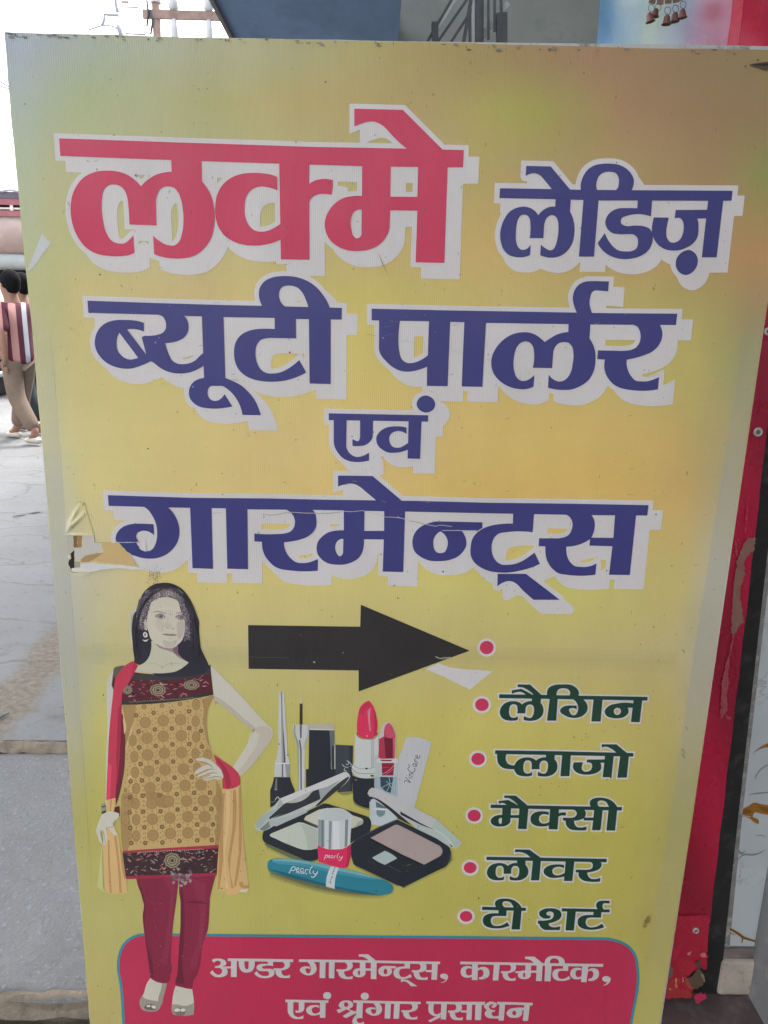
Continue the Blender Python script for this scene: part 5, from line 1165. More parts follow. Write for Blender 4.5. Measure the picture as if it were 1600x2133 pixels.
# mortar and broken edge between the slabs
def rough_strip(name, x0, x1, y0, y1, z, amp, seed):
    r = random.Random(seed); V_ = []; F_ = []; n = 160; k = 6
    for j in range(k+1):
        for i in range(n+1):
            x = x0+(x1-x0)*i/n; t = j/k
            V_.append((x, y0+(y1-y0)*t + r.uniform(-.002, .002) + 0.006*math.sin(x*9+seed), z[0]+(z[1]-z[0])*min(1, t*1.6) + r.uniform(-amp, amp)))
    for j in range(k):
        for i in range(n): a_ = j*(n+1)+i; F_.append((a_, a_+1, a_+n+2, a_+n+1))
    me = bpy.data.meshes.new(name); me.from_pydata(V_, [], F_)
    for p in me.polygons: p.use_smooth = True
    return tag(link(name, me, None, M_EDGE), kind='structure')
rough_strip('mortar_joint', -5, -0.35, 2.280, 2.312, (-0.004, 0.028), .003, 2)
rough_strip('mortar_joint', -4.6, -0.35, 1.322, 1.352, (-0.045, -0.003), .004, 7)
w = MB()
for px_, py_, l in ((40, 1075, .07), (72, 1069, .065), (2, 1495, .03)):
    p = atZ(px_, py_, 0.036); w.tube([(p[0]-l/2, p[1]-.02, .038), (p[0], p[1], .040), (p[0]+l/2, p[1]+.03, .038)], [.002, .006, .002], 6)
tag(w.build('litter', plain('green_scrap', (0.12, 0.18, 0.17), 0.6), None), 'small green scraps of litter on the pale street stones', 'litter', kind='stuff')

# ------------------------------------------------------------------ the shop front on the right
M_PLAST = plain('grey_plaster', (0.34, 0.36, 0.35), 0.85, 0.12, 3, 0.25, dirt=(0.26, 0.27, 0.26))
M_FLOOR = plain('maroon_floor', (0.11, 0.075, 0.075), 0.55, 0.25, 6, 0.2, dirt=(0.19, 0.17, 0.16))
b = MB(); b.box((-0.50, 0.86, -0.06), (3.2, 6.0, 0.1)); tag(b.build('shop_floor', M_FLOOR, None, False, 0.006), kind='structure')
def marble():
    m, N, L, P = nodes('veined_marble')
    g = N.new('ShaderNodeNewGeometry').outputs['Position']
    n1 = noise(N, L, mapping(N, L, g, (1.5, 1, 1.1)), 2.7, 5, 0.55, 1.2); n2 = noise(N, L, g, 6.5, 6, 0.6, 1.0); n3 = noise(N, L, g, 3, 3)
    def ridge(src, c, w):
        q = N.new('ShaderNodeMath'); q.operation = 'SUBTRACT'; L.new(src, q.inputs[0]); q.inputs[1].default_value = c
        r = N.new('ShaderNodeMath'); r.operation = 'ABSOLUTE'; L.new(q.outputs[0], r.inputs[0])
        return ramp(N, L, r.outputs[0], 0.0, w, (1, 1, 1), (0, 0, 0))
    col = ramp(N, L, n3, 0.35, 0.7, (0.56, 0.60, 0.61), (0.74, 0.76, 0.76))
    col = mixcol(N, L, mixcol(N, L, 1.0, ridge(n2, 0.52, 0.010), ramp(N, L, n3, .5, .6), 'MULTIPLY'), col, (0.36, 0.40, 0.41))
    L.new(col, P.inputs['Base Color']); P.inputs['Roughness'].default_value = 0.22
    return m
b = MB(); b.box((0.40, 1.27, 0.1), (0.60, 1.50, 4.4)); pil = b.build('pillar', M_PLAST, None, False, 0.01)
tag(pil, 'plastered shop pillar hidden behind the blue and red banner', 'pillar')
b = MB(); b.prism([(0.738, 1.268, 0.212), (0.826, 1.268, 0.212), (0.826, 1.268, 2.9), (0.632, 1.268, 2.9), (0.7045, 1.268, 0.93), (0.7215, 1.268, 0.51)], (0, .23, 0)); mw = b.build('tiled_wall', marble(), None)
tag(mw, 'white marble wall tile with gold and grey veins at the right edge', 'wall')
w = MB(); w.prism([(0.7235, 1.2665, 0.20), (0.7375, 1.2665, 0.20), (0.721, 1.2665, 0.51), (0.704, 1.2665, 0.93), (0.6315, 1.2665, 2.9), (0.615, 1.2665, 2.9), (0.694, 1.2665, 0.93), (0.711, 1.2665, 0.51)], (0, .2, 0)); w.build('joint_strip', plain('smeared_joint', (0.30, 0.29, 0.27), 0.85, 0.3, 30, 0.4, dirt=(0.55, 0.52, 0.46)), mw)
w = MB(); w.box((0.7245, 1.262, 0.187), (0.826, 1.5, 0.211)); w.build('ledge', plain('ledge_mortar', (0.22, 0.19, 0.17), 0.9, 0.3, 30, 0.4), mw)
pl = MB(); pl.box((0.722, 1.256, 0.1), (0.826, 1.5, 0.186))
plo = pl.build('plinth', plain('old_whitewash', (0.56, 0.48, 0.40), 0.9, 0.18, 16, 0.6, dirt=(0.30, 0.25, 0.20)), mw, False, 0.008)
b = MB(); b.prism([(0.605, 1.262, 0.1), (0.7295, 1.262, 0.1), (0.711, 1.262, 0.51), (0.694, 1.262, 0.93), (0.615, 1.262, 2.9), (0.58, 1.262, 2.9)], (0, .2, 0))
tag(b.build('door_jamb', plain('black_stone', (0.022, 0.022, 0.022), 0.5, 0.4, 14, 0.1, dirt=(0.06, 0.055, 0.05)), None), 'black stone jamb between the red banner and the marble tile', 'door jamb')
b = MB(); b.box((0.787, -3.0, 0.02), (1.3, 1.266, 4.2))
tag(b.build('side_wall', plain('grey_cement', (0.27, 0.27, 0.28), 0.85, 0.2, 6, 0.3, dirt=(0.38, 0.37, 0.36)), None), 'grey cement side wall of the shop at the right edge', 'wall')

def flat_art(name, items, Y0, mat, par):
    a_ = Art(0.0); d = 0.0
    for spec, reg, col in items:
        lp = curve(spec, *reg)[0]; tri = tessellate_polygon([[Vector((p[0], p[1], 0)) for p in lp]]); n = len(a_.v); d += 0.00015
        a_.v += [tuple(atY(p[0], p[1], Y0 - d)) for p in lp]
        for t in tri: a_.f.append(tuple(n+i for i in t)); a_.c.append(col)
    return a_.build(name, mat, par)
R6 = (1300, 1700, 1478/300); R5 = (1360, 1280, 1163/240); R4 = (1360, 680, 10/3)
M_TILEP, N_, L_, P_ = nodes('tile_glaze'); at_ = N_.new('ShaderNodeAttribute'); at_.attribute_name = 'Col'; L_.new(at_.outputs['Color'], P_.inputs['Base Color']); P_.inputs['Roughness'].default_value = 0.22
GV, GV2, NV = rgb(178, 122, 44, .9), rgb(150, 98, 34, .9), rgb(142, 152, 154)
flat_art('gold_vein', [("895,1965 960;1940 1020;1900 1090;1915 1260,1935 1260,2050 1090;2010 1030;2000 1010;2040 1060;2080 1072,2115 1030;2100 985;2040 930;2030 890,2020", R5, GV), ("900,1985 960;1965 1000;1990 960;2010 895,2010", R5, GV2), ("1060,1930 1120;1945 1260,1950 1260,1990 1120;1985", R5, GV2),
    ("1000,1420 1060;1360 1163,1300 1280,1270 1280,1310 1163,1340 1080;1362", R5, GV), ("1200,0 1330,15 1385;60 1375,80 1330;60 1290;25 1200,6", R6, GV), ("1085,1145 1160;1185 1235,1240 1400,1298 1400,1308 1225,1262 1215,1300 1205,1300 1210,1255 1160;1215 1085,1170", R6, GV2), ("1085,1195 1150;1225 1085,1205", R6, GV2),
    ("1030,1655 1080;1570 1163,1518 1280,1490 1280,1496 1163,1526 1088;1575 1040,1655", R5, NV), ("950,1830 1040;1806 1163,1796 1280,1790 1280,1796 1163,1803 1040;1814", R5, NV), ("1155,485 1220;396 1330;394 1445,346 1440,356 1330;406 1226;406 1162,480", R6, NV), ("1172,320 1215;375 1245,348 1218;388 1210;392", R6, NV), ("1340,205 1400;195 1470,225 1400;203", R6, NV)], 1.2672, M_TILEP, mw)
# flex banner with a red border behind the board
BY = 1.235
M_BAN = print_material('banner_print', 0.5, 0.26, False)
ban = empty('banner', (0.45, BY, 0.2), 'glossy flex banner with pale blue picture and wide red border behind the board', 'banner')
def bn(x, z):
    k = 0.2 if z < 1.5 else min(1.0, 0.2 + (z-1.5)*4)
    return BY + k*(0.003*math.sin(x*40 + z*7) + 0.002*math.sin(z*31 + x*11) + 0.0025*math.sin((x+z)*55)) 
def ban_mesh(name, x0f, x1f, z0, z1, colf, nx, nz):
    V_ = []; C_ = []; F_ = []
    for j in range(nz+1):
        z = z0 + (z1-z0)*j/nz
        for i in range(nx+1):
            x = x0f(z) + (x1f(z)-x0f(z))*i/nx
            V_.append((x, bn(x, z), z)); C_.append((*colf(x, z), 1))
    for j in range(nz):
        for i in range(nx): a_ = j*(nx+1)+i; F_.append((a_, a_+1, a_+nx+2, a_+nx+1))
    me = bpy.data.meshes.new(name); me.from_pydata(V_, [], F_)
    at = me.color_attributes.new('Col', 'FLOAT_COLOR', 'POINT'); at.data.foreach_set('color', [q for c in C_ for q in c])
    for p in me.polygons: p.use_smooth = True
    return link(name, me, ban, M_BAN)
BC = [(0.315, (105, 150, 185)), (0.328, (110, 155, 195)), (0.345, (150, 185, 210)), (0.37, (175, 200, 210)), (0.395, (190, 208, 195)), (0.42, (180, 195, 205)), (0.44, (180, 185, 205)), (0.455, (195, 170, 195)), (0.475, (205, 160, 180)), (0.503, (200, 140, 162))]
def pic_col(x, z):
    c = [float(np.interp(x + 0.008*math.sin(z*22), [q for q, _ in BC], [k[i] for _, k in BC])) for i in range(3)]
    r = math.hypot((x-0.478)/0.016, (z-1.858)/0.012) ; t = math.exp(-r*r)*0.55
    r2 = math.hypot((x-0.35)/0.02, (z-1.87)/0.02); t2 = math.exp(-r2*r2)*0.3
    c = [a_*(1-t) + b_*t for a_, b_ in zip(c, (165, 60, 80))]; c = [a_*(1-t2) + b_*t2 for a_, b_ in zip(c, (230, 220, 190))]
    return ink(*c)
ban_mesh('picture', lambda z: 0.3145 + 0.001*math.sin(z*30), lambda z: 0.5045, 0.62, 2.3, pic_col, 40, 150)
xr = lambda z: float(np.interp(z, [0.24, 0.54, 0.94, 1.2, 1.4, 2.3], [0.674, 0.665, 0.654, 0.645, 0.637, 0.60])) + 0.0006*math.sin(z*47)
def red_col(x, z):
    k = 0.92 + 0.1*math.sin(z*13 + x*30)
    c = (186*k, 26*k + max(0, 0.55-z)*46, 62*k)  # orange shift towards the bottom paints in the stronger light there
    return ink(*c)
ban_mesh('red_border', lambda z: 0.5045, xr, 0.30, 2.3, red_col, 14, 160)
ban_mesh('red_fold', lambda z: 0.5047, lambda z: 0.519, 1.6, 2.3, lambda x, z: ink(205, 70, 92), 2, 30).location = (0, -0.002, 0)
# torn bottom end, scraped paint, holes
def ban_pt(px_, py_, d): p = atY(px_, py_, BY - 0.0022 - d); return tuple(p)
class BanArt(Art):
    def __init__(s, d): Art.__init__(s, d)
def ban_art(name, items, d):
    a_ = Art(0.0); v_off = []
    for spec, reg, col in items:
        lp = ragged(curve(spec.replace(';', ',') if name == 'torn_end' else spec, *reg)[0], 0.9 if name == 'torn_end' else 1.1)
        tri = tessellate_polygon([[Vector((p[0], p[1], 0)) for p in lp]])
        n = len(a_.v); d += 0.0002
        a_.v += [ban_pt(p[0], p[1], d) for p in lp]
        for t in tri: a_.f.append(tuple(n+i for i in t)); a_.c.append(col)
    return a_.build(name, M_BAN, ban)
R6 = (1300, 1700, 1478/300); R5 = (1360, 1280, 1163/240); R4 = (1360, 680, 10/3)
ban_art('torn_end', [("470,1020 888,1020 868,1180 855,1400 848,1575 800,1560 720,1590 640,1660 610,1650 690,1740 715,1770 700,1870 600;1850 430,1875 380,1875 400,1500 450,1250", R6, ink(184, 40, 64)),
    ("470,1530 500,1560 505,1640 480,1660 450,1660", R6, ink(120, 100, 86)), ("530,1500 620;1440 700,1480 760,1540 690;1620 600,1650 560;1600", R6, ink(186, 48, 62)), ("440,1700 540;1660 640,1700 700,1760 690,1865 440,1870", R6, ink(180, 60, 62)), ("500,1400 560;1330 640,1260 560,1420 510,1500", R6, ink(186, 52, 74)),
    ("560,1730 600,1710 640,1760 620,1800 580,1790", R6, ink(186, 40, 66)), ("525,1660 540,1660 545,1760 530,1760", R6, ink(214, 150, 100)), ("455,1760 500,1790 490,1800", R6, ink(214, 170, 120)), ("600,1650 612,1690 604,1700", R6, ink(226, 190, 160)), ("650,1400 690,1390 680,1430 655,1440", R6, ink(214, 130, 130)), ("770,1420 835,1400 840,1440 800,1450", R6, ink(214, 120, 120)),  # the two pale pink pieces are highlights put into the colour
    ("605,1640 650,1668 700,1640 735,1590 775,1565 800,1590 822,1640 826,1700 800,1745 760,1775 722,1770 700,1735 670,1715 640,1690", R6, ink(104, 88, 72)), ("615,1643 650,1672 700,1745 722,1772 700,1778 668,1760 640,1720", R6, ink(176, 84, 76)), ("728,1510 745,1488 762,1492 772,1468 786,1490 782,1520 800,1545 812,1570 770,1558 745,1545", R6, ink(92, 76, 66)), ("780,1600 820;1630 838,1700 826,1702 800;1640", R6, ink(150, 128, 112))], 0.0)
ban_art('fallen_scrap', [("720,1835 790,1815 850,1830 840,1870 760,1925 725,1915", R6, ink(196, 52, 84))], 0.02)
S1 = ink(146, 104, 92); S2 = ink(166, 78, 84)
ban_art('scrape', [("660,1465 715,1465 705,1560 660;1590 640,1720 610;1830 620,1960 610;2060 570,2133 545,2133 550,1960 575;1700 600;1580", R4, S1), ("570,1490 580,1500 590,1600 575,1610", R4, S2), ("655,1200 662,1230 650,1430 640,1430", R4, ink(196, 60, 84)), ("795,0 905,0 915,75 850,130 830,190 795,150", R5, S1), ("810,190 830,190 790;380 760,560 770,700 750;850 760,970 740,980 700;1040 680,1050 690,780 720;560 780;350", R5, S2), ("735,1000 770,1030 790,1060 740,1050", R5, S2), ("680,0 690,0 690,5", R5, S2)], 0.0)
for px_, py_, r in ((1579, 900, .0072), (1449.5, 1938, .0060), (1600, 690, .006)):
    p = atY(px_, py_, BY - 0.0025); e = MB()
    Mr = Matrix.Rotation(math.pi/2, 3, 'X')
    e.lathe([(r*.45, 0), (r*.55, .002), (r*.8, .0035), (r, .002), (r*1.08, 0)], p, 20, Mr)
    eo = e.build('eyelet', plain('white_plastic', (0.62, 0.60, 0.56), 0.4, 0.1, 60, 0.0), ban, True)
    h = MB(); h.lathe([(r*.5, 0), (r*.5, .0012)], (p[0], p[1]-.0005, p[2]-r*.1), 14, Mr)
    ho = h.build('hole', plain('nail_rust', (0.22, 0.17, 0.15), 0.7), eo); ho.matrix_parent_inverse = Matrix()
# little bells in front of the banner
M_BELL = plain('bell_bronze', (0.16, 0.07, 0.06), 0.45, 0.3, 60, 0.1, 0.35); M_RING = plain('wire_ring', (0.12, 0.13, 0.14), 0.4, 0.1, 30, 0, 0.8); M_STRAP = plain('leather_strap', (0.20, 0.12, 0.09), 0.7, 0.3, 60, 0.2)
LY = 1.15
garl = empty('bell_garland', tuple(atY(1390, -60, LY)), 'hanging garland of small rusty bells in front of the pale banner', 'bells')
for k, (bx_, by_, r, rx, ry, sx_, sy_, til) in enumerate(((1354, 37, 8.5, 1357, 17, 1358, 2, -.25), (1365.5, 27, 7.5, 1371, 15, 1375, 4, .1), (1389, 42, 8.5, 1391, 22, 1392, 2, .0), (1406, 36.5, 8.5, 1407.5, 18, 1409, 0, -.1), (1422, 29, 8, 1423, 10, 1424, -6, -.15))):
    c = atY(bx_, by_, LY + 0.006*(k % 2)); u = r/1600*1.19; Mt = Matrix.Rotation(til, 3, 'Y')
    bl = MB(); bl.lathe([(u*.05, u*1.0), (u*.35, u*.95), (u*.6, u*.65), (u*.68, u*.1), (u*.78, -.45*u), (u*1.02, -.8*u), (u*.95, -.85*u), (u*.7, -.5*u), (u*.5, .3*u)], c, 18, Mt)
    bo = bl.build('bell', M_BELL, garl, True)
    q = MB(); q.sph(Vector(c) + Mt @ Vector((0, 0, -u*.9)), u*.22); qo = q.build('clapper', M_BELL, bo, True); qo.matrix_parent_inverse = Matrix()
    rc = atY(rx, ry, LY + 0.006*(k % 2)); rr = 5.6/1600*1.19
    g = MB(); g.tube([(rc[0] + rr*math.cos(t)*.95, rc[1] + rr*.3*math.sin(t*1), rc[2] + rr*1.15*math.sin(t)) for t in [i*6.2832/20 for i in range(21)]], u*.07, 6, False)
    g.tube([(rc[0], rc[1], rc[2]-rr), (c[0], c[1], c[2]+u)], u*.09, 6)
    ro = g.build('ring', M_RING, bo, True); ro.matrix_parent_inverse = Matrix()
    st = MB(); p0 = atY(sx_, sy_ + 5, LY); p1 = atY(1392 + (sx_-1392)*.6, -60, LY)
    st.bar(p0, p1, .0085, .002, (0, 1, 0)); st.build('strap', M_STRAP, garl)
tp = MB(); p0 = atY(1392, -58, LY); tp.bar((p0[0]-.05, p0[1], p0[2]), (p0[0]+.05, p0[1], p0[2]), .004, .012); tp.bar(p0, (p0[0], p0[1], 4.0), .003)
tp.build('hanger', M_STRAP, garl)

# ------------------------------------------------------------------ building over the pavement, stair and rail
bl = empty('building', (0.1, 6.0, 0.0), 'grey plastered building with a blue grey balcony slab above the pavement', 'building')
M_BLUE = plain('blue_grey_soffit', (0.185, 0.285, 0.46), 0.85, 0.12, 1.4, 0.15, dirt=(0.155, 0.245, 0.40), stretch=(1, .5, 1))
b = MB(); b.box((-0.965, -4.0, 3.2), (0.13, 15, 3.36)); b.build('balcony_slab', M_BLUE, bl)  # unseen run behind the camera extended to darken the board towards the right
b = MB(); b.box((-0.99, -4.0, 3.17), (-0.9652, 15, 3.52)); b.build('slab_fascia', plain('rusty_fascia', (0.20, 0.18, 0.18), 0.85, 0.2, 5, 0.2), bl)
b = MB(); b.box((0.105, 6.0, 0.1), (2.6, 6.4, 7.0)); b.build('wall', plain('stair_wall', (0.19, 0.20, 0.185), 0.9, 0.12, 1.8, 0.2, dirt=(0.15, 0.16, 0.155)), bl)
b = MB(); b.box((0.132, -4, 3.361), (0.33, 0.9, 7.0)); b.build('upper_wall', M_PLAST, bl)
b = MB(); b.box((0.33, 1.31, 4.4), (2.6, 1.6, 7.0)); b.build('upper_front', M_PLAST, bl)
b = MB(); b.box((1.75, 1.6, 0.1), (2.0, 6.0, 7.0)); b.build('stair_side_wall', M_PLAST, bl)
b = MB(); b.box((0.61, 1.5, 2.9), (1.75, 1.7, 4.4)); b.build('lintel', M_PLAST, bl)
b = MB(); b.box((0.13, 6.4, 0.03), (3.2, 15, 7.0)); b.build('rear_block', M_PLAST, bl)
b = MB()
for px_, py0, py1, wd in ((829, 30, 84, .02), (825, 60, 84, .014)):
    p, q = atY(px_, py0, 5.97), atY(px_-9, py1, 5.97); b.bar(p, q, wd, .006)
b.build('red_stain', plain('red_paint', (0.35, 0.05, 0.05), 0.8), bl)
RL_Y = 5.0
M_RAIL = plain('rail_paint', (0.055, 0.06, 0.065), 0.5, 0.2, 10, 0.1); M_RAIL2 = plain('rail_grey', (0.36, 0.37, 0.38), 0.5, 0.1, 10, 0.1)
rail = empty('stair_railing', tuple(atY(985, 95, RL_Y)), 'dark metal stair railing with slanting bars against the grey wall', 'railing')
def rb(name, a_, b_, wpx, m, ext=0.0, Y=RL_Y):
    p, q = Vector(atY(*a_, Y)), Vector(atY(*b_, Y)); d = (q-p); q = q + d*ext; p = p - d*ext*0.5
    w_ = MB(); w_.bar(p, q, wpx/1600*Y*1.03, wpx/1600*Y*.8, (0, 1, 0)); return w_.build(name, m, rail)
rb('handrail', (899, 72), (941, 0), 5, M_RAIL, 1.0); rb('handrail', (905, 72), (948, 0), 5, M_RAIL2, 1.0); rb('newel_post', (906, 88), (906, 62), 12, M_RAIL, .6)
rb('slanting_bar', (914, 84), (972, 0), 4.5, M_RAIL, .8); rb('slanting_bar', (942, 84), (966, 47), 4.5, M_RAIL, .8); rb('slanting_bar', (966, 86), (981, 0), 6.5, M_RAIL, .8)
rb('post', (979, 90), (978.5, 24), 5, M_RAIL, .2); rb('post', (985.5, 90), (985.5, -10), 5, M_RAIL2, .9); rb('post', (996.5, 90), (996, -10), 11, M_RAIL, .9)
rb('baluster', (1005.5, 80), (1005.5, -10), 4, M_RAIL, .8); rb('baluster', (1017.5, 56), (1017, -10), 4.5, M_RAIL, .8); rb('baluster', (1030.5, 44), (1030, -10), 4.5, M_RAIL, .8); rb('baluster', (1044.5, 30), (1043, -10), 5, M_RAIL, .8)
rb('lower_rail', (995, 88), (1037, 34), 9, M_RAIL2, .5, 5.03); rb('corner_post', (1045, 92), (1045, 28.5), 19, M_RAIL, 0)
# ------------------------------------------------------------------ far side of the street
M_RUST = plain('rusty_steel', (0.30, 0.21, 0.18), 0.8, 0.3, 9, 0.3); M_PORC = plain('porcelain', (0.55, 0.56, 0.58), 0.35, 0.08, 10, 0.0); M_DARKP = plain('dark_glaze', (0.05, 0.06, 0.08), 0.35)
PY = 10.0
pole = empty('utility_pole', (-2.56, PY, 0.03), 'rusty steel utility pole with a crossarm against the white sky', 'pole')
b = MB(); b.tube([(-2.60, PY, 0.03), (-2.56, PY, 3.5), (-2.545, PY, 7.5)], [.055, .047, .04], 12); b.build('post', M_RUST, pole, True)
b = MB(); b.box((-2.70, PY-.05, 4.64), (-1.0, PY-.01, 4.73)); b.box((-2.70, PY-.01, 4.72), (-1.0, PY+.03, 4.728)); b.build('crossarm', M_RUST, pole)
b = MB(); b.lathe([(.06, -.05), (.062, 0), (.06, .05)], (-2.553, PY, 4.86), 12); b.build('clamp', M_PORC, pole)
for px_ in (362.5, 435):
    x = atY(px_, 40, PY-.03)[0]
    b = MB(); b.lathe([(.012, .28), (.03, .26), (.028, .18), (.05, .10), (.055, .02), (.035, 0)], (x, PY-.03, 4.73), 12); io = b.build('insulator', M_PORC, pole, True)
    b = MB(); b.lathe([(.03, 0), (.04, -.1), (.042, -.22), (.03, -.25)], (x, PY-.03, 4.64), 12); q = b.build('lower_bushing', M_PORC, io, True); q.matrix_parent_inverse = Matrix()
    b = MB(); b.sph((x, PY-.03, 4.385), .048, 12, 8, (1, 1, .8)); q = b.build('cap', M_DARKP, io, True); q.matrix_parent_inverse = Matrix()
b = MB()
for q in (((306, 0), (309, 30), (306, 55)), ((312, 20), (318, 45), (314, 72))): b.tube([tuple(atY(x, y, PY-.06)) for x, y in q], .012, 6)
b.build('cable', M_DARKP, pole, True)
# smaller line hardware further along
hw = empty('switch_bracket', tuple(atY(250, 90, 16)), 'small switch bracket with bent arms on the power line', 'switch gear')
def hb(name, pts, wpx, m): 
    w_ = MB(); w_.tube([tuple(atY(x, y, 16)) for x, y in pts], wpx/1600*16/2, 8); return w_.build(name, m, hw, True)
M_HW = plain('galvanised', (0.28, 0.30, 0.34), 0.6, 0.2, 10, 0.1)
hb('arm', ((240, -40), (241, 6), (243, 16), (245, 25)), 6, M_HW); hb('arm', ((212, 54), (217, 42), (217, 30), (228, 31), (248, 32)), 5, M_HW); hb('arm', ((183, 63), (205, 55), (222, 52), (240, 56), (250, 68), (253, 130)), 3, M_HW)
hb('switch_body', ((247, 53), (249, 62), (252, 72)), 9, M_HW); hb('rod', ((253, 4), (268, 4)), 4, M_RUST); hb('rod', ((260, 14.5), (288, 15.5)), 2.5, M_RUST); hb('rod', ((262, 70), (304, 72)), 3, M_RUST)
hb('stay', ((253, 130), (250, 400), (250, 470)), 3, M_HW)
for k, (p0, p1, Y0, Y1, lb) in enumerate((((-60, 24), (120, -12), 12, 14, 'thin power cable crossing the top left corner of the sky'), ((-20, 2), (80, 62), 14, 22, 'faint thin wire sloping down across the sky'), ((-30, 152), (60, 205), 10, 11, 'upper one of two wires meeting the board edge'), ((-30, 170), (60, 197), 10, 11, 'lower one of two wires meeting the board edge'))):
    a_, c_ = Vector(atY(*p0, Y0)), Vector(atY(*p1, Y1)); d = c_ - a_
    b = MB(); b.tube([a_ - d*3, a_ - d, a_, a_ + d*.5, c_, c_ + d*2], .009 if k != 1 else .006, 6)
    tag(b.build('power_cable', M_DARKP, None, True), lb, 'cable', 'cables across the sky')

# shop house beyond the people
sh = empty('shop_house', (-7.6, 14.4, 0.03), 'far shop house with corrugated roof, red balcony and bulging awnings', 'building')
M_SW = plain('pale_wall', (0.36, 0.33, 0.33), 0.9, 0.15, 2, 0.1); M_DK = plain('shop_shade_paint', (0.05, 0.05, 0.06), 0.9); M_MARN = plain('maroon_paint', (0.34, 0.13, 0.15), 0.8, 0.15, 4); M_WHT = plain('white_paint', (0.68, 0.66, 0.63), 0.7, 0.1, 4); M_ROOF = plain('zinc_roof', (0.34, 0.31, 0.40), 0.6, 0.15, 3, 0.1)
b = MB(); b.box((-13, 14.6, 0.03), (-3.2, 20, 3.35)); b.build('wall', M_SW, sh)
b = MB(); b.box((-12.9, 14.55, 0.03), (-3.25, 14.598, 2.78)); b.build('shop_shade_sheet', M_DK, sh)  # dark sheet on the wall stands in for shade inside the shop
b = MB()
n = 140
V_ = []; F_ = []
for i in range(n+1):
    x = -13.2 + 10.2*i/n; dz = 0.012*math.sin(i*math.pi*.5)
    V_ += [(x, 13.9, 3.30 + dz), (x, 16.4, 3.86 + dz)]
for i in range(n): F_.append((2*i, 2*i+2, 2*i+3, 2*i+1))
b.add(V_, F_); ro = b.build('roof', M_ROOF, sh); m_ = ro.modifiers.new('thick', 'SOLIDIFY'); m_.thickness = .03
b = MB(); b.box((-13.1, 13.93, 3.17), (-3.1, 13.99, 3.275)); b.build('roof_board', plain('dark_board', (0.12, 0.11, 0.15), 0.8), sh)
b = MB(); b.box((-13, 13.94, 3.07), (-3.2, 14.02, 3.168)); b.build('balcony_band', M_MARN, sh)
b = MB(); b.box((-13, 13.90, 2.88), (-3.2, 14.0, 2.975)); b.build('balcony_band', M_MARN, sh)
b = MB(); b.box((-13, 13.95, 2.80), (-3.2, 14.6, 2.879)); b.build('balcony_parapet', M_WHT, sh)
b = MB()
for i in range(42): b.box((-13 + i*.235, 13.95, 2.976), (-12.95 + i*.235, 13.99, 3.069))
b.box((-13, 13.96, 3.0), (-3.2, 13.98, 3.03)); b.build('balustrade', M_WHT, sh)
M_AWN = plain('awning_cloth', (0.33, 0.255, 0.235), 0.75, 0.12, 3, 0.2); M_AWN2 = plain('awning_cloth_pale', (0.36, 0.40, 0.42), 0.7, 0.12, 3, 0.2)
def awning(zc, r, yo, name, mat, lab):
    V_ = []; F_ = []; k = 16; n = 44
    for i in range(n+1):
        x = -12.6 + 9.2*i/n
        for j in range(k+1):
            t = math.radians(85 + 190*j/k); rr = r*(1 + .03*math.sin(i*1.3))
            V_.append((x, yo + rr*1.0*math.cos(t), zc + rr*math.sin(t)))
    for i in range(n):
        for j in range(k): a_ = i*(k+1)+j; F_.append((a_, a_+1, a_+k+2, a_+k+1))
    w_ = MB(); w_.add(V_, F_); o = w_.build(name, mat, sh, True); m_ = o.modifiers.new('thick', 'SOLIDIFY'); m_.thickness = .012; o['label'] = lab
awning(2.52, .31, 13.9, 'awning', M_AWN, 'bulging tan awning'); awning(2.14, .13, 13.75, 'awning', M_AWN2, 'slim pale awning')
for i in range(9):
    b = MB(); b.tube([(-12.2 + i*1.15, 13.75, 0.03), (-12.2 + i*1.15, 13.75, 2.1)], .03, 8); b.build('awning_post', M_RUST, sh)
# buildings on the left side of the street (unseen, added to bounce warm light; they also close the view for a step aside)
ob = empty('opposite_building', (-9.5, 4.0, 0.03), 'plain cream building on the far left side of the street, outside the frame', 'building')
b = MB(); b.box((-14, -9, 0.03), (-9.5, 9.5, 5.0)); b.build('wall', plain('cream_wall', (0.62, 0.55, 0.46), 0.9, 0.1, 1.5, 0.1), ob)
for y0 in (-7, -4, -1, 2, 5, 7.5):
    b = MB(); b.box((-9.52, y0, 0.05), (-9.49, y0+1.6, 2.3)); b.build('shutter', M_ROOF, ob)

# auto rickshaw
M_CREAM = plain('cream_hood', (0.62, 0.54, 0.44), 0.6, 0.08, 6, 0.1); M_TYRE = plain('tyre_rubber', (0.025, 0.025, 0.027), 0.8); M_CHR = plain('chrome', (0.6, 0.62, 0.64), 0.25, 0.05, 10, 0, 0.9); M_SEAT = plain('dark_seat', (0.04, 0.04, 0.05), 0.6)
AX, AY = -6.86, 13.05
ar = empty('auto_rickshaw', (AX, AY, 0.03), 'auto rickshaw with a rounded cream hood behind the two walking men', 'auto rickshaw')
def rsec(name, secs, mat, par, smooth=True):
    V_ = []; F_ = []; k = len(secs[0][1])
    for x, prof in secs: V_ += [(AX + x, AY + p[0], 0.03 + p[1]) for p in prof]
    for i in range(len(secs)-1):
        for j in range(k-1): a_ = i*k+j; F_.append((a_, a_+1, a_+k+1, a_+k))
    w_ = MB(); w_.add(V_, F_); o = w_.build(name, mat, par, smooth); m_ = o.modifiers.new('thick', 'SOLIDIFY'); m_.thickness = .02; return o
def hood(w_, z0, z1): return [(-w_, z0), (-w_*.99, z1-.22), (-w_*.9, z1-.07), (-w_*.6, z1-.01), (0, z1), (w_*.6, z1-.01), (w_*.9, z1-.07), (w_*.99, z1-.22), (w_, z0)]
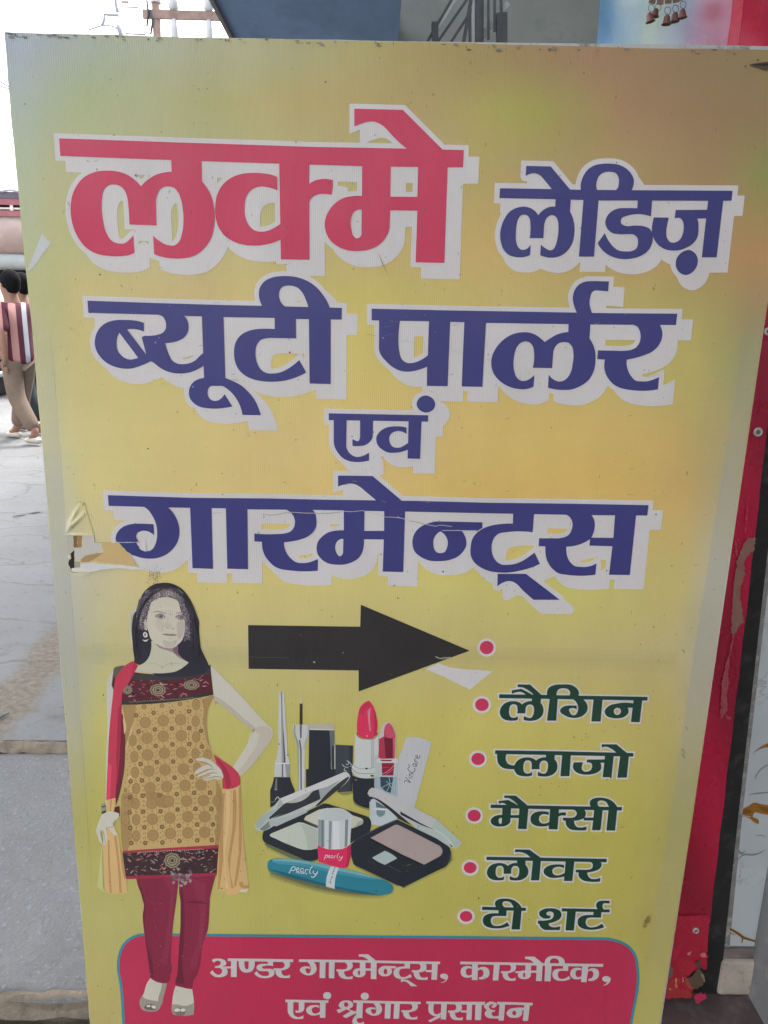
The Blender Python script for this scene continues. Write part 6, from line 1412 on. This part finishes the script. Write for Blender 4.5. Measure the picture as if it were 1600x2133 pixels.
rsec('hood', [(-1.3, hood(.5, 1.4, 1.62)), (-1.0, hood(.6, 1.25, 1.74)), (0, hood(.66, 1.2, 1.77)), (.75, hood(.64, .85, 1.75)), (1.05, hood(.58, .8, 1.62)), (1.12, hood(.5, .8, 1.3))], M_CREAM, ar)
b = MB(); b.prism([(AX+1.15, AY-.62, .3), (AX+1.15, AY-.62, .86), (AX+.1, AY-.62, .86), (AX-.1, AY-.62, .55), (AX-.7, AY-.62, .5), (AX-1.3, AY-.62, .95), (AX-1.45, AY-.62, .6), (AX-1.3, AY-.62, .28)], (0, 1.24, 0)); b.build('body', plain('dark_body', (0.06, 0.08, 0.10), 0.45), ar, False, .03)
b = MB(); b.box((AX+.1, AY-.55, .5), (AX+.7, AY+.55, .68)); b.box((AX+.7, AY-.55, .6), (AX+.85, AY+.55, 1.2)); b.box((AX-.75, AY-.25, .55), (AX-.4, AY+.25, .78)); b.build('seat', M_SEAT, ar, False, .03)
b = MB(); b.bar((AX-1.38, AY-.5, .95), (AX-1.25, AY-.5, 1.6), .04); b.bar((AX-1.38, AY+.5, .95), (AX-1.25, AY+.5, 1.6), .04); b.bar((AX-1.25, AY-.5, 1.6), (AX-1.25, AY+.5, 1.6), .04); b.build('windscreen_frame', M_SEAT, ar)
def wheel(par, c, r, wdt, ax='Y'):
    Mr = Matrix.Rotation(math.pi/2, 3, 'X')
    t = MB(); t.lathe([(r*.68, -wdt/2), (r*.9, -wdt*.55), (r, -wdt*.3), (r, wdt*.3), (r*.9, wdt*.55), (r*.68, wdt/2)], c, 28, Mr); to = t.build('wheel', M_TYRE, par, True)
    q = MB(); q.lathe([(r*.15, -wdt*.4), (r*.66, -wdt*.35), (r*.7, -wdt*.2), (r*.7, wdt*.2), (r*.66, wdt*.35), (r*.15, wdt*.4)], c, 24, Mr); qo = q.build('rim', M_CHR, to); qo.matrix_parent_inverse = Matrix()
for c in ((AX+.7, AY-.56, .23), (AX+.7, AY+.56, .23), (AX-1.2, AY, .23)): wheel(ar, c, .2, .11)
b = MB(); b.tube([tuple(atY(17, 610, 12.9)), tuple(atY(15, 583, 12.9))], .02, 6); b.build('aerial', M_WHT, ar)
# motorcycle, its rear wheel in view
MX, MY = -5.95, 12.25
mc = empty('motorcycle', (MX, MY, 0.03), 'parked motorcycle with silver wheel at the left edge beyond the walking men', 'motorcycle')
wheel(mc, (MX, MY, .33), .30, .10); wheel(mc, (MX-1.28, MY, .33), .30, .09)
b = MB(); b.tube([(MX+.34, MY, .42), (MX+.26, MY, .62), (MX+.05, MY, .70), (MX-.2, MY, .66)], .05, 8); b.build('rear_fender', M_CHR, mc, True)
b = MB(); b.tube([(MX+.32, MY, .86), (MX-.1, MY, .84), (MX-.5, MY, .78)], [.09, .13, .1], 10); b.build('saddle', M_SEAT, mc, True)
b = MB(); b.tube([(MX-.45, MY, .82), (MX-.7, MY, .92), (MX-1.0, MY, .86)], [.11, .17, .09], 12); b.build('fuel_tank', plain('blue_tank', (0.06, 0.10, 0.2), 0.3), mc, True)
b = MB(); b.tube([(MX-1.28, MY, .33), (MX-1.08, MY, .9), (MX-1.02, MY, 1.05)], .035, 8); b.tube([(MX-1.0, MY-.34, 1.08), (MX-1.05, MY, 1.04), (MX-1.0, MY+.34, 1.08)], .018, 8); b.build('fork', M_CHR, mc, True)
b = MB(); b.tube([(MX, MY, .33), (MX-.5, MY, .4), (MX-1.02, MY, .8)], .04, 8); b.tube([(MX-.1, MY, .78), (MX-.55, MY, .35)], .03, 8); b.box((MX-.8, MY-.12, .28), (MX-.42, MY+.12, .6)); b.build('engine_frame', M_SEAT, mc)
b = MB(); b.tube([(MX-.55, MY-.15, .3), (MX-.1, MY-.17, .34), (MX+.35, MY-.17, .42)], [.03, .045, .05], 10); b.build('exhaust', M_CHR, mc, True)

# ------------------------------------------------------------------ people
def skinmesh(name, pts, edges, mat, parent, lv=2, loc=None, root=0):
    me = bpy.data.meshes.new(name); me.from_pydata([p[:3] for p in pts], edges, [])
    o = bpy.data.objects.new(name, me); COL.objects.link(o); me.materials.append(mat)
    o.parent = parent
    sk = o.modifiers.new('skin', 'SKIN'); sk.use_smooth_shade = True
    lay = me.skin_vertices[0] if me.skin_vertices else me.attributes
    for v, p in zip(me.skin_vertices[0].data, pts):
        r = p[3]; v.radius = r if isinstance(r, tuple) else (r, r); v.use_root = False
    me.skin_vertices[0].data[root].use_root = True
    sb = o.modifiers.new('smooth', 'SUBSURF'); sb.levels = lv; sb.render_levels = lv
    return o
def stripes(name, cols, sc):
    m, N, L, P = nodes(name)
    tc = N.new('ShaderNodeTexCoord'); sp = N.new('ShaderNodeSeparateXYZ'); L.new(tc.outputs['Object'], sp.inputs[0])
    a_ = N.new('ShaderNodeMath'); a_.operation = 'MULTIPLY_ADD'; L.new(sp.outputs[0], a_.inputs[0]); a_.inputs[1].default_value = sc; 
    zz = N.new('ShaderNodeMath'); zz.operation = 'MULTIPLY_ADD'; L.new(sp.outputs[1], zz.inputs[0]); zz.inputs[1].default_value = -sc*.8; zz.inputs[2].default_value = 10.51
    L.new(zz.outputs[0], a_.inputs[2])
    f = N.new('ShaderNodeMath'); f.operation = 'FRACT'; L.new(a_.outputs[0], f.inputs[0])
    r = N.new('ShaderNodeValToRGB'); r.color_ramp.interpolation = 'CONSTANT'; L.new(f.outputs[0], r.inputs[0])
    el = r.color_ramp.elements; el[0].position = 0; el[0].color = (*cols[0], 1); el[1].position = .2; el[1].color = (*cols[1], 1)
    for ps, k in ((.37, 0), (.57, 1), (.72, 2), (.85, 1)): e = el.new(ps); e.color = (*cols[k], 1)
    L.new(r.outputs[0], P.inputs['Base Color']); P.inputs['Roughness'].default_value = 0.85; P.inputs['Specular IOR Level'].default_value = 0.2
    return m
M_SKIN = plain('brown_skin', (0.30, 0.16, 0.11), 0.55, 0.08, 30, 0.05); M_HAIR = plain('black_hair', (0.008, 0.008, 0.010), 0.9, 0.3, 120, 0.5, spec=0.15)
def person(loc, heading, label, shirt, trouser, shoe, stride, arm):
    """local axes: x to the right hand, y ahead"""
    P0 = empty('person', loc, label, 'person', 'men walking in the street'); P0.rotation_euler = (0, 0, heading)
    s = stride
    # body: one continuous figure, root at the pelvis
    B = [(0, 0, .90, .10), (0, .0, 1.05, .098), (0, .01, 1.22, .105), (0, .0, 1.36, .085), (0, .01, 1.44, .055), (0, .035, 1.52, .075), (0, .05, 1.60, .082), (0, .045, 1.67, .06),
         (.16, 0, 1.36, .055), (.22, -.03 + arm*.1, 1.12, .043), (.21, .06 + arm*.28, .93, .033), (.20, .11 + arm*.36, .86, .028),
         (-.16, 0, 1.36, .055), (-.22, -.02 - arm*.12, 1.12, .043), (-.21, .05 - arm*.2, .90, .033), (-.20, .09 - arm*.24, .83, .028),
         (.085, 0, .84, .078), (.095, .10*s + .03, .48, .062), (.095, .30*s - .02, .10, .04), (.10, .30*s + .10, .05, .034),
         (-.085, 0, .84, .078), (-.095, -.08*s + .04, .48, .062), (-.095, -.32*s, .13, .04), (-.10, -.32*s + .10, .06, .034),
         (0, .115, 1.575, .022)]
    E = [(0,1),(1,2),(2,3),(3,4),(4,5),(5,6),(6,7),(3,8),(8,9),(9,10),(10,11),(3,12),(12,13),(13,14),(14,15),(0,16),(16,17),(17,18),(18,19),(0,20),(20,21),(21,22),(22,23),(6,24)]
    body = skinmesh('body', B, E, M_SKIN, P0)
    for side, w_ in ((1, B[11]), (-1, B[15])):                   # hands with five fingers
        for k in range(4):
            x0 = w_[0] + (k-1.5)*.017*.3; y0 = w_[1] + (k-1.5)*.018; l = (.062, .072, .068, .052)[k]
            skinmesh('finger', [(x0, y0, w_[2]-.035, .0095), (x0 - side*.005, y0+.004, w_[2]-.035-l*.55, .0085), (x0 - side*.018, y0+.004, w_[2]-.035-l, .007)], [(0,1),(1,2)], M_SKIN, body, 1)
        skinmesh('thumb', [(w_[0], w_[1]+.024, w_[2]-.005, .011), (w_[0]-side*.01, w_[1]+.045, w_[2]-.035, .009), (w_[0]-side*.014, w_[1]+.05, w_[2]-.06, .0075)], [(0,1),(1,2)], M_SKIN, body, 1)
    Sh = [(0, 0, .78, .168), (0, 0, .95, .160), (0, .01, 1.15, .158), (0, .005, 1.30, .150), (0, .01, 1.42, .075), (.16, 0, 1.355, .085), (.222, -.03 + arm*.1, 1.12, .068), (-.16, 0, 1.355, .085), (-.222, -.02 - arm*.12, 1.12, .068)]
    skinmesh('shirt', Sh, [(0,1),(1,2),(2,3),(3,4),(3,5),(5,6),(3,7),(7,8)], shirt, P0)
    Tr = [(0, 0, .93, .13), (.085, 0, .80, .108), (.095, .10*s + .03, .48, .092), (.095, .27*s - .01, .13, .075), (-.085, 0, .80, .108), (-.095, -.08*s + .04, .48, .092), (-.095, -.30*s, .15, .075)]
    skinmesh('trousers', Tr, [(0,1),(1,2),(2,3),(0,4),(4,5),(5,6)], trouser, P0)
    hb_ = MB(); hb_.sph((0, 0, 0), 1.0, 22, 16); r = random.Random(int(abs(loc[0])*100))
    hb_.v = [(x*.094*(1 + r.uniform(-.04, .04)), y*.104*(1 + r.uniform(-.04, .04)) + .008, z*.108*(1 + r.uniform(-.03, .03)) + 1.642 - (.03 if z < -.3 and y < 0 else 0)) for x, y, z in hb_.v]
    me = bpy.data.meshes.new('hair'); me.from_pydata(hb_.v, [], hb_.f); me.materials.append(M_HAIR)
    for p in me.polygons: p.use_smooth = True
    ho_ = bpy.data.objects.new('hair', me); COL.objects.link(ho_); ho_.parent = P0
    for sx, y0, z0 in ((.10, .30*s, .035), (-.10, -.32*s, .045)):
        skinmesh('shoe', [(sx, y0 - .07, z0+.01, (.040, .036)), (sx, y0 + .05, z0+.005, (.046, .036)), (sx, y0 + .17, z0-.002, (.040, .026))], [(0,1),(1,2)], shoe, P0)
    for sx in (.083, -.083):
        skinmesh('ear', [(sx, .03, 1.575, (.008, .014)), (sx*1.1, .025, 1.60, (.008, .018))], [(0,1)], M_SKIN, body, 1)
    for sx in (.03, -.03):
        skinmesh('eye', [(sx, .118, 1.60, .009), (sx, .124, 1.60, .007)], [(0,1)], M_HAIR, body, 1)
    return P0
MRN, PNK, WHT_ = (0.115, 0.035, 0.055), (0.50, 0.27, 0.25), (0.50, 0.52, 0.60)
M_KHK = plain('khaki_cloth', (0.20, 0.148, 0.112), 0.9, 0.12, 12, 0.2); M_BLKT = plain('dark_cloth', (0.035, 0.045, 0.055), 0.9); M_SHOE = plain('cream_shoe', (0.56, 0.52, 0.45), 0.6); M_SAND = plain('brown_sandal', (0.2, 0.13, 0.1), 0.7)
person((-3.66, 8.12, 0.03), math.radians(62), 'man in maroon, pink and white striped shirt and khaki trousers walking away', stripes('striped_shirt', (PNK, MRN, WHT_), 2.3), M_KHK, M_SHOE, .9, .6)
person((-3.83, 8.75, 0.03), math.radians(78), 'man in dark trousers and sandals half hidden behind the striped shirt man', stripes('second_shirt', (MRN, PNK, WHT_), 2.3), M_BLKT, M_SAND, .62, -.5)
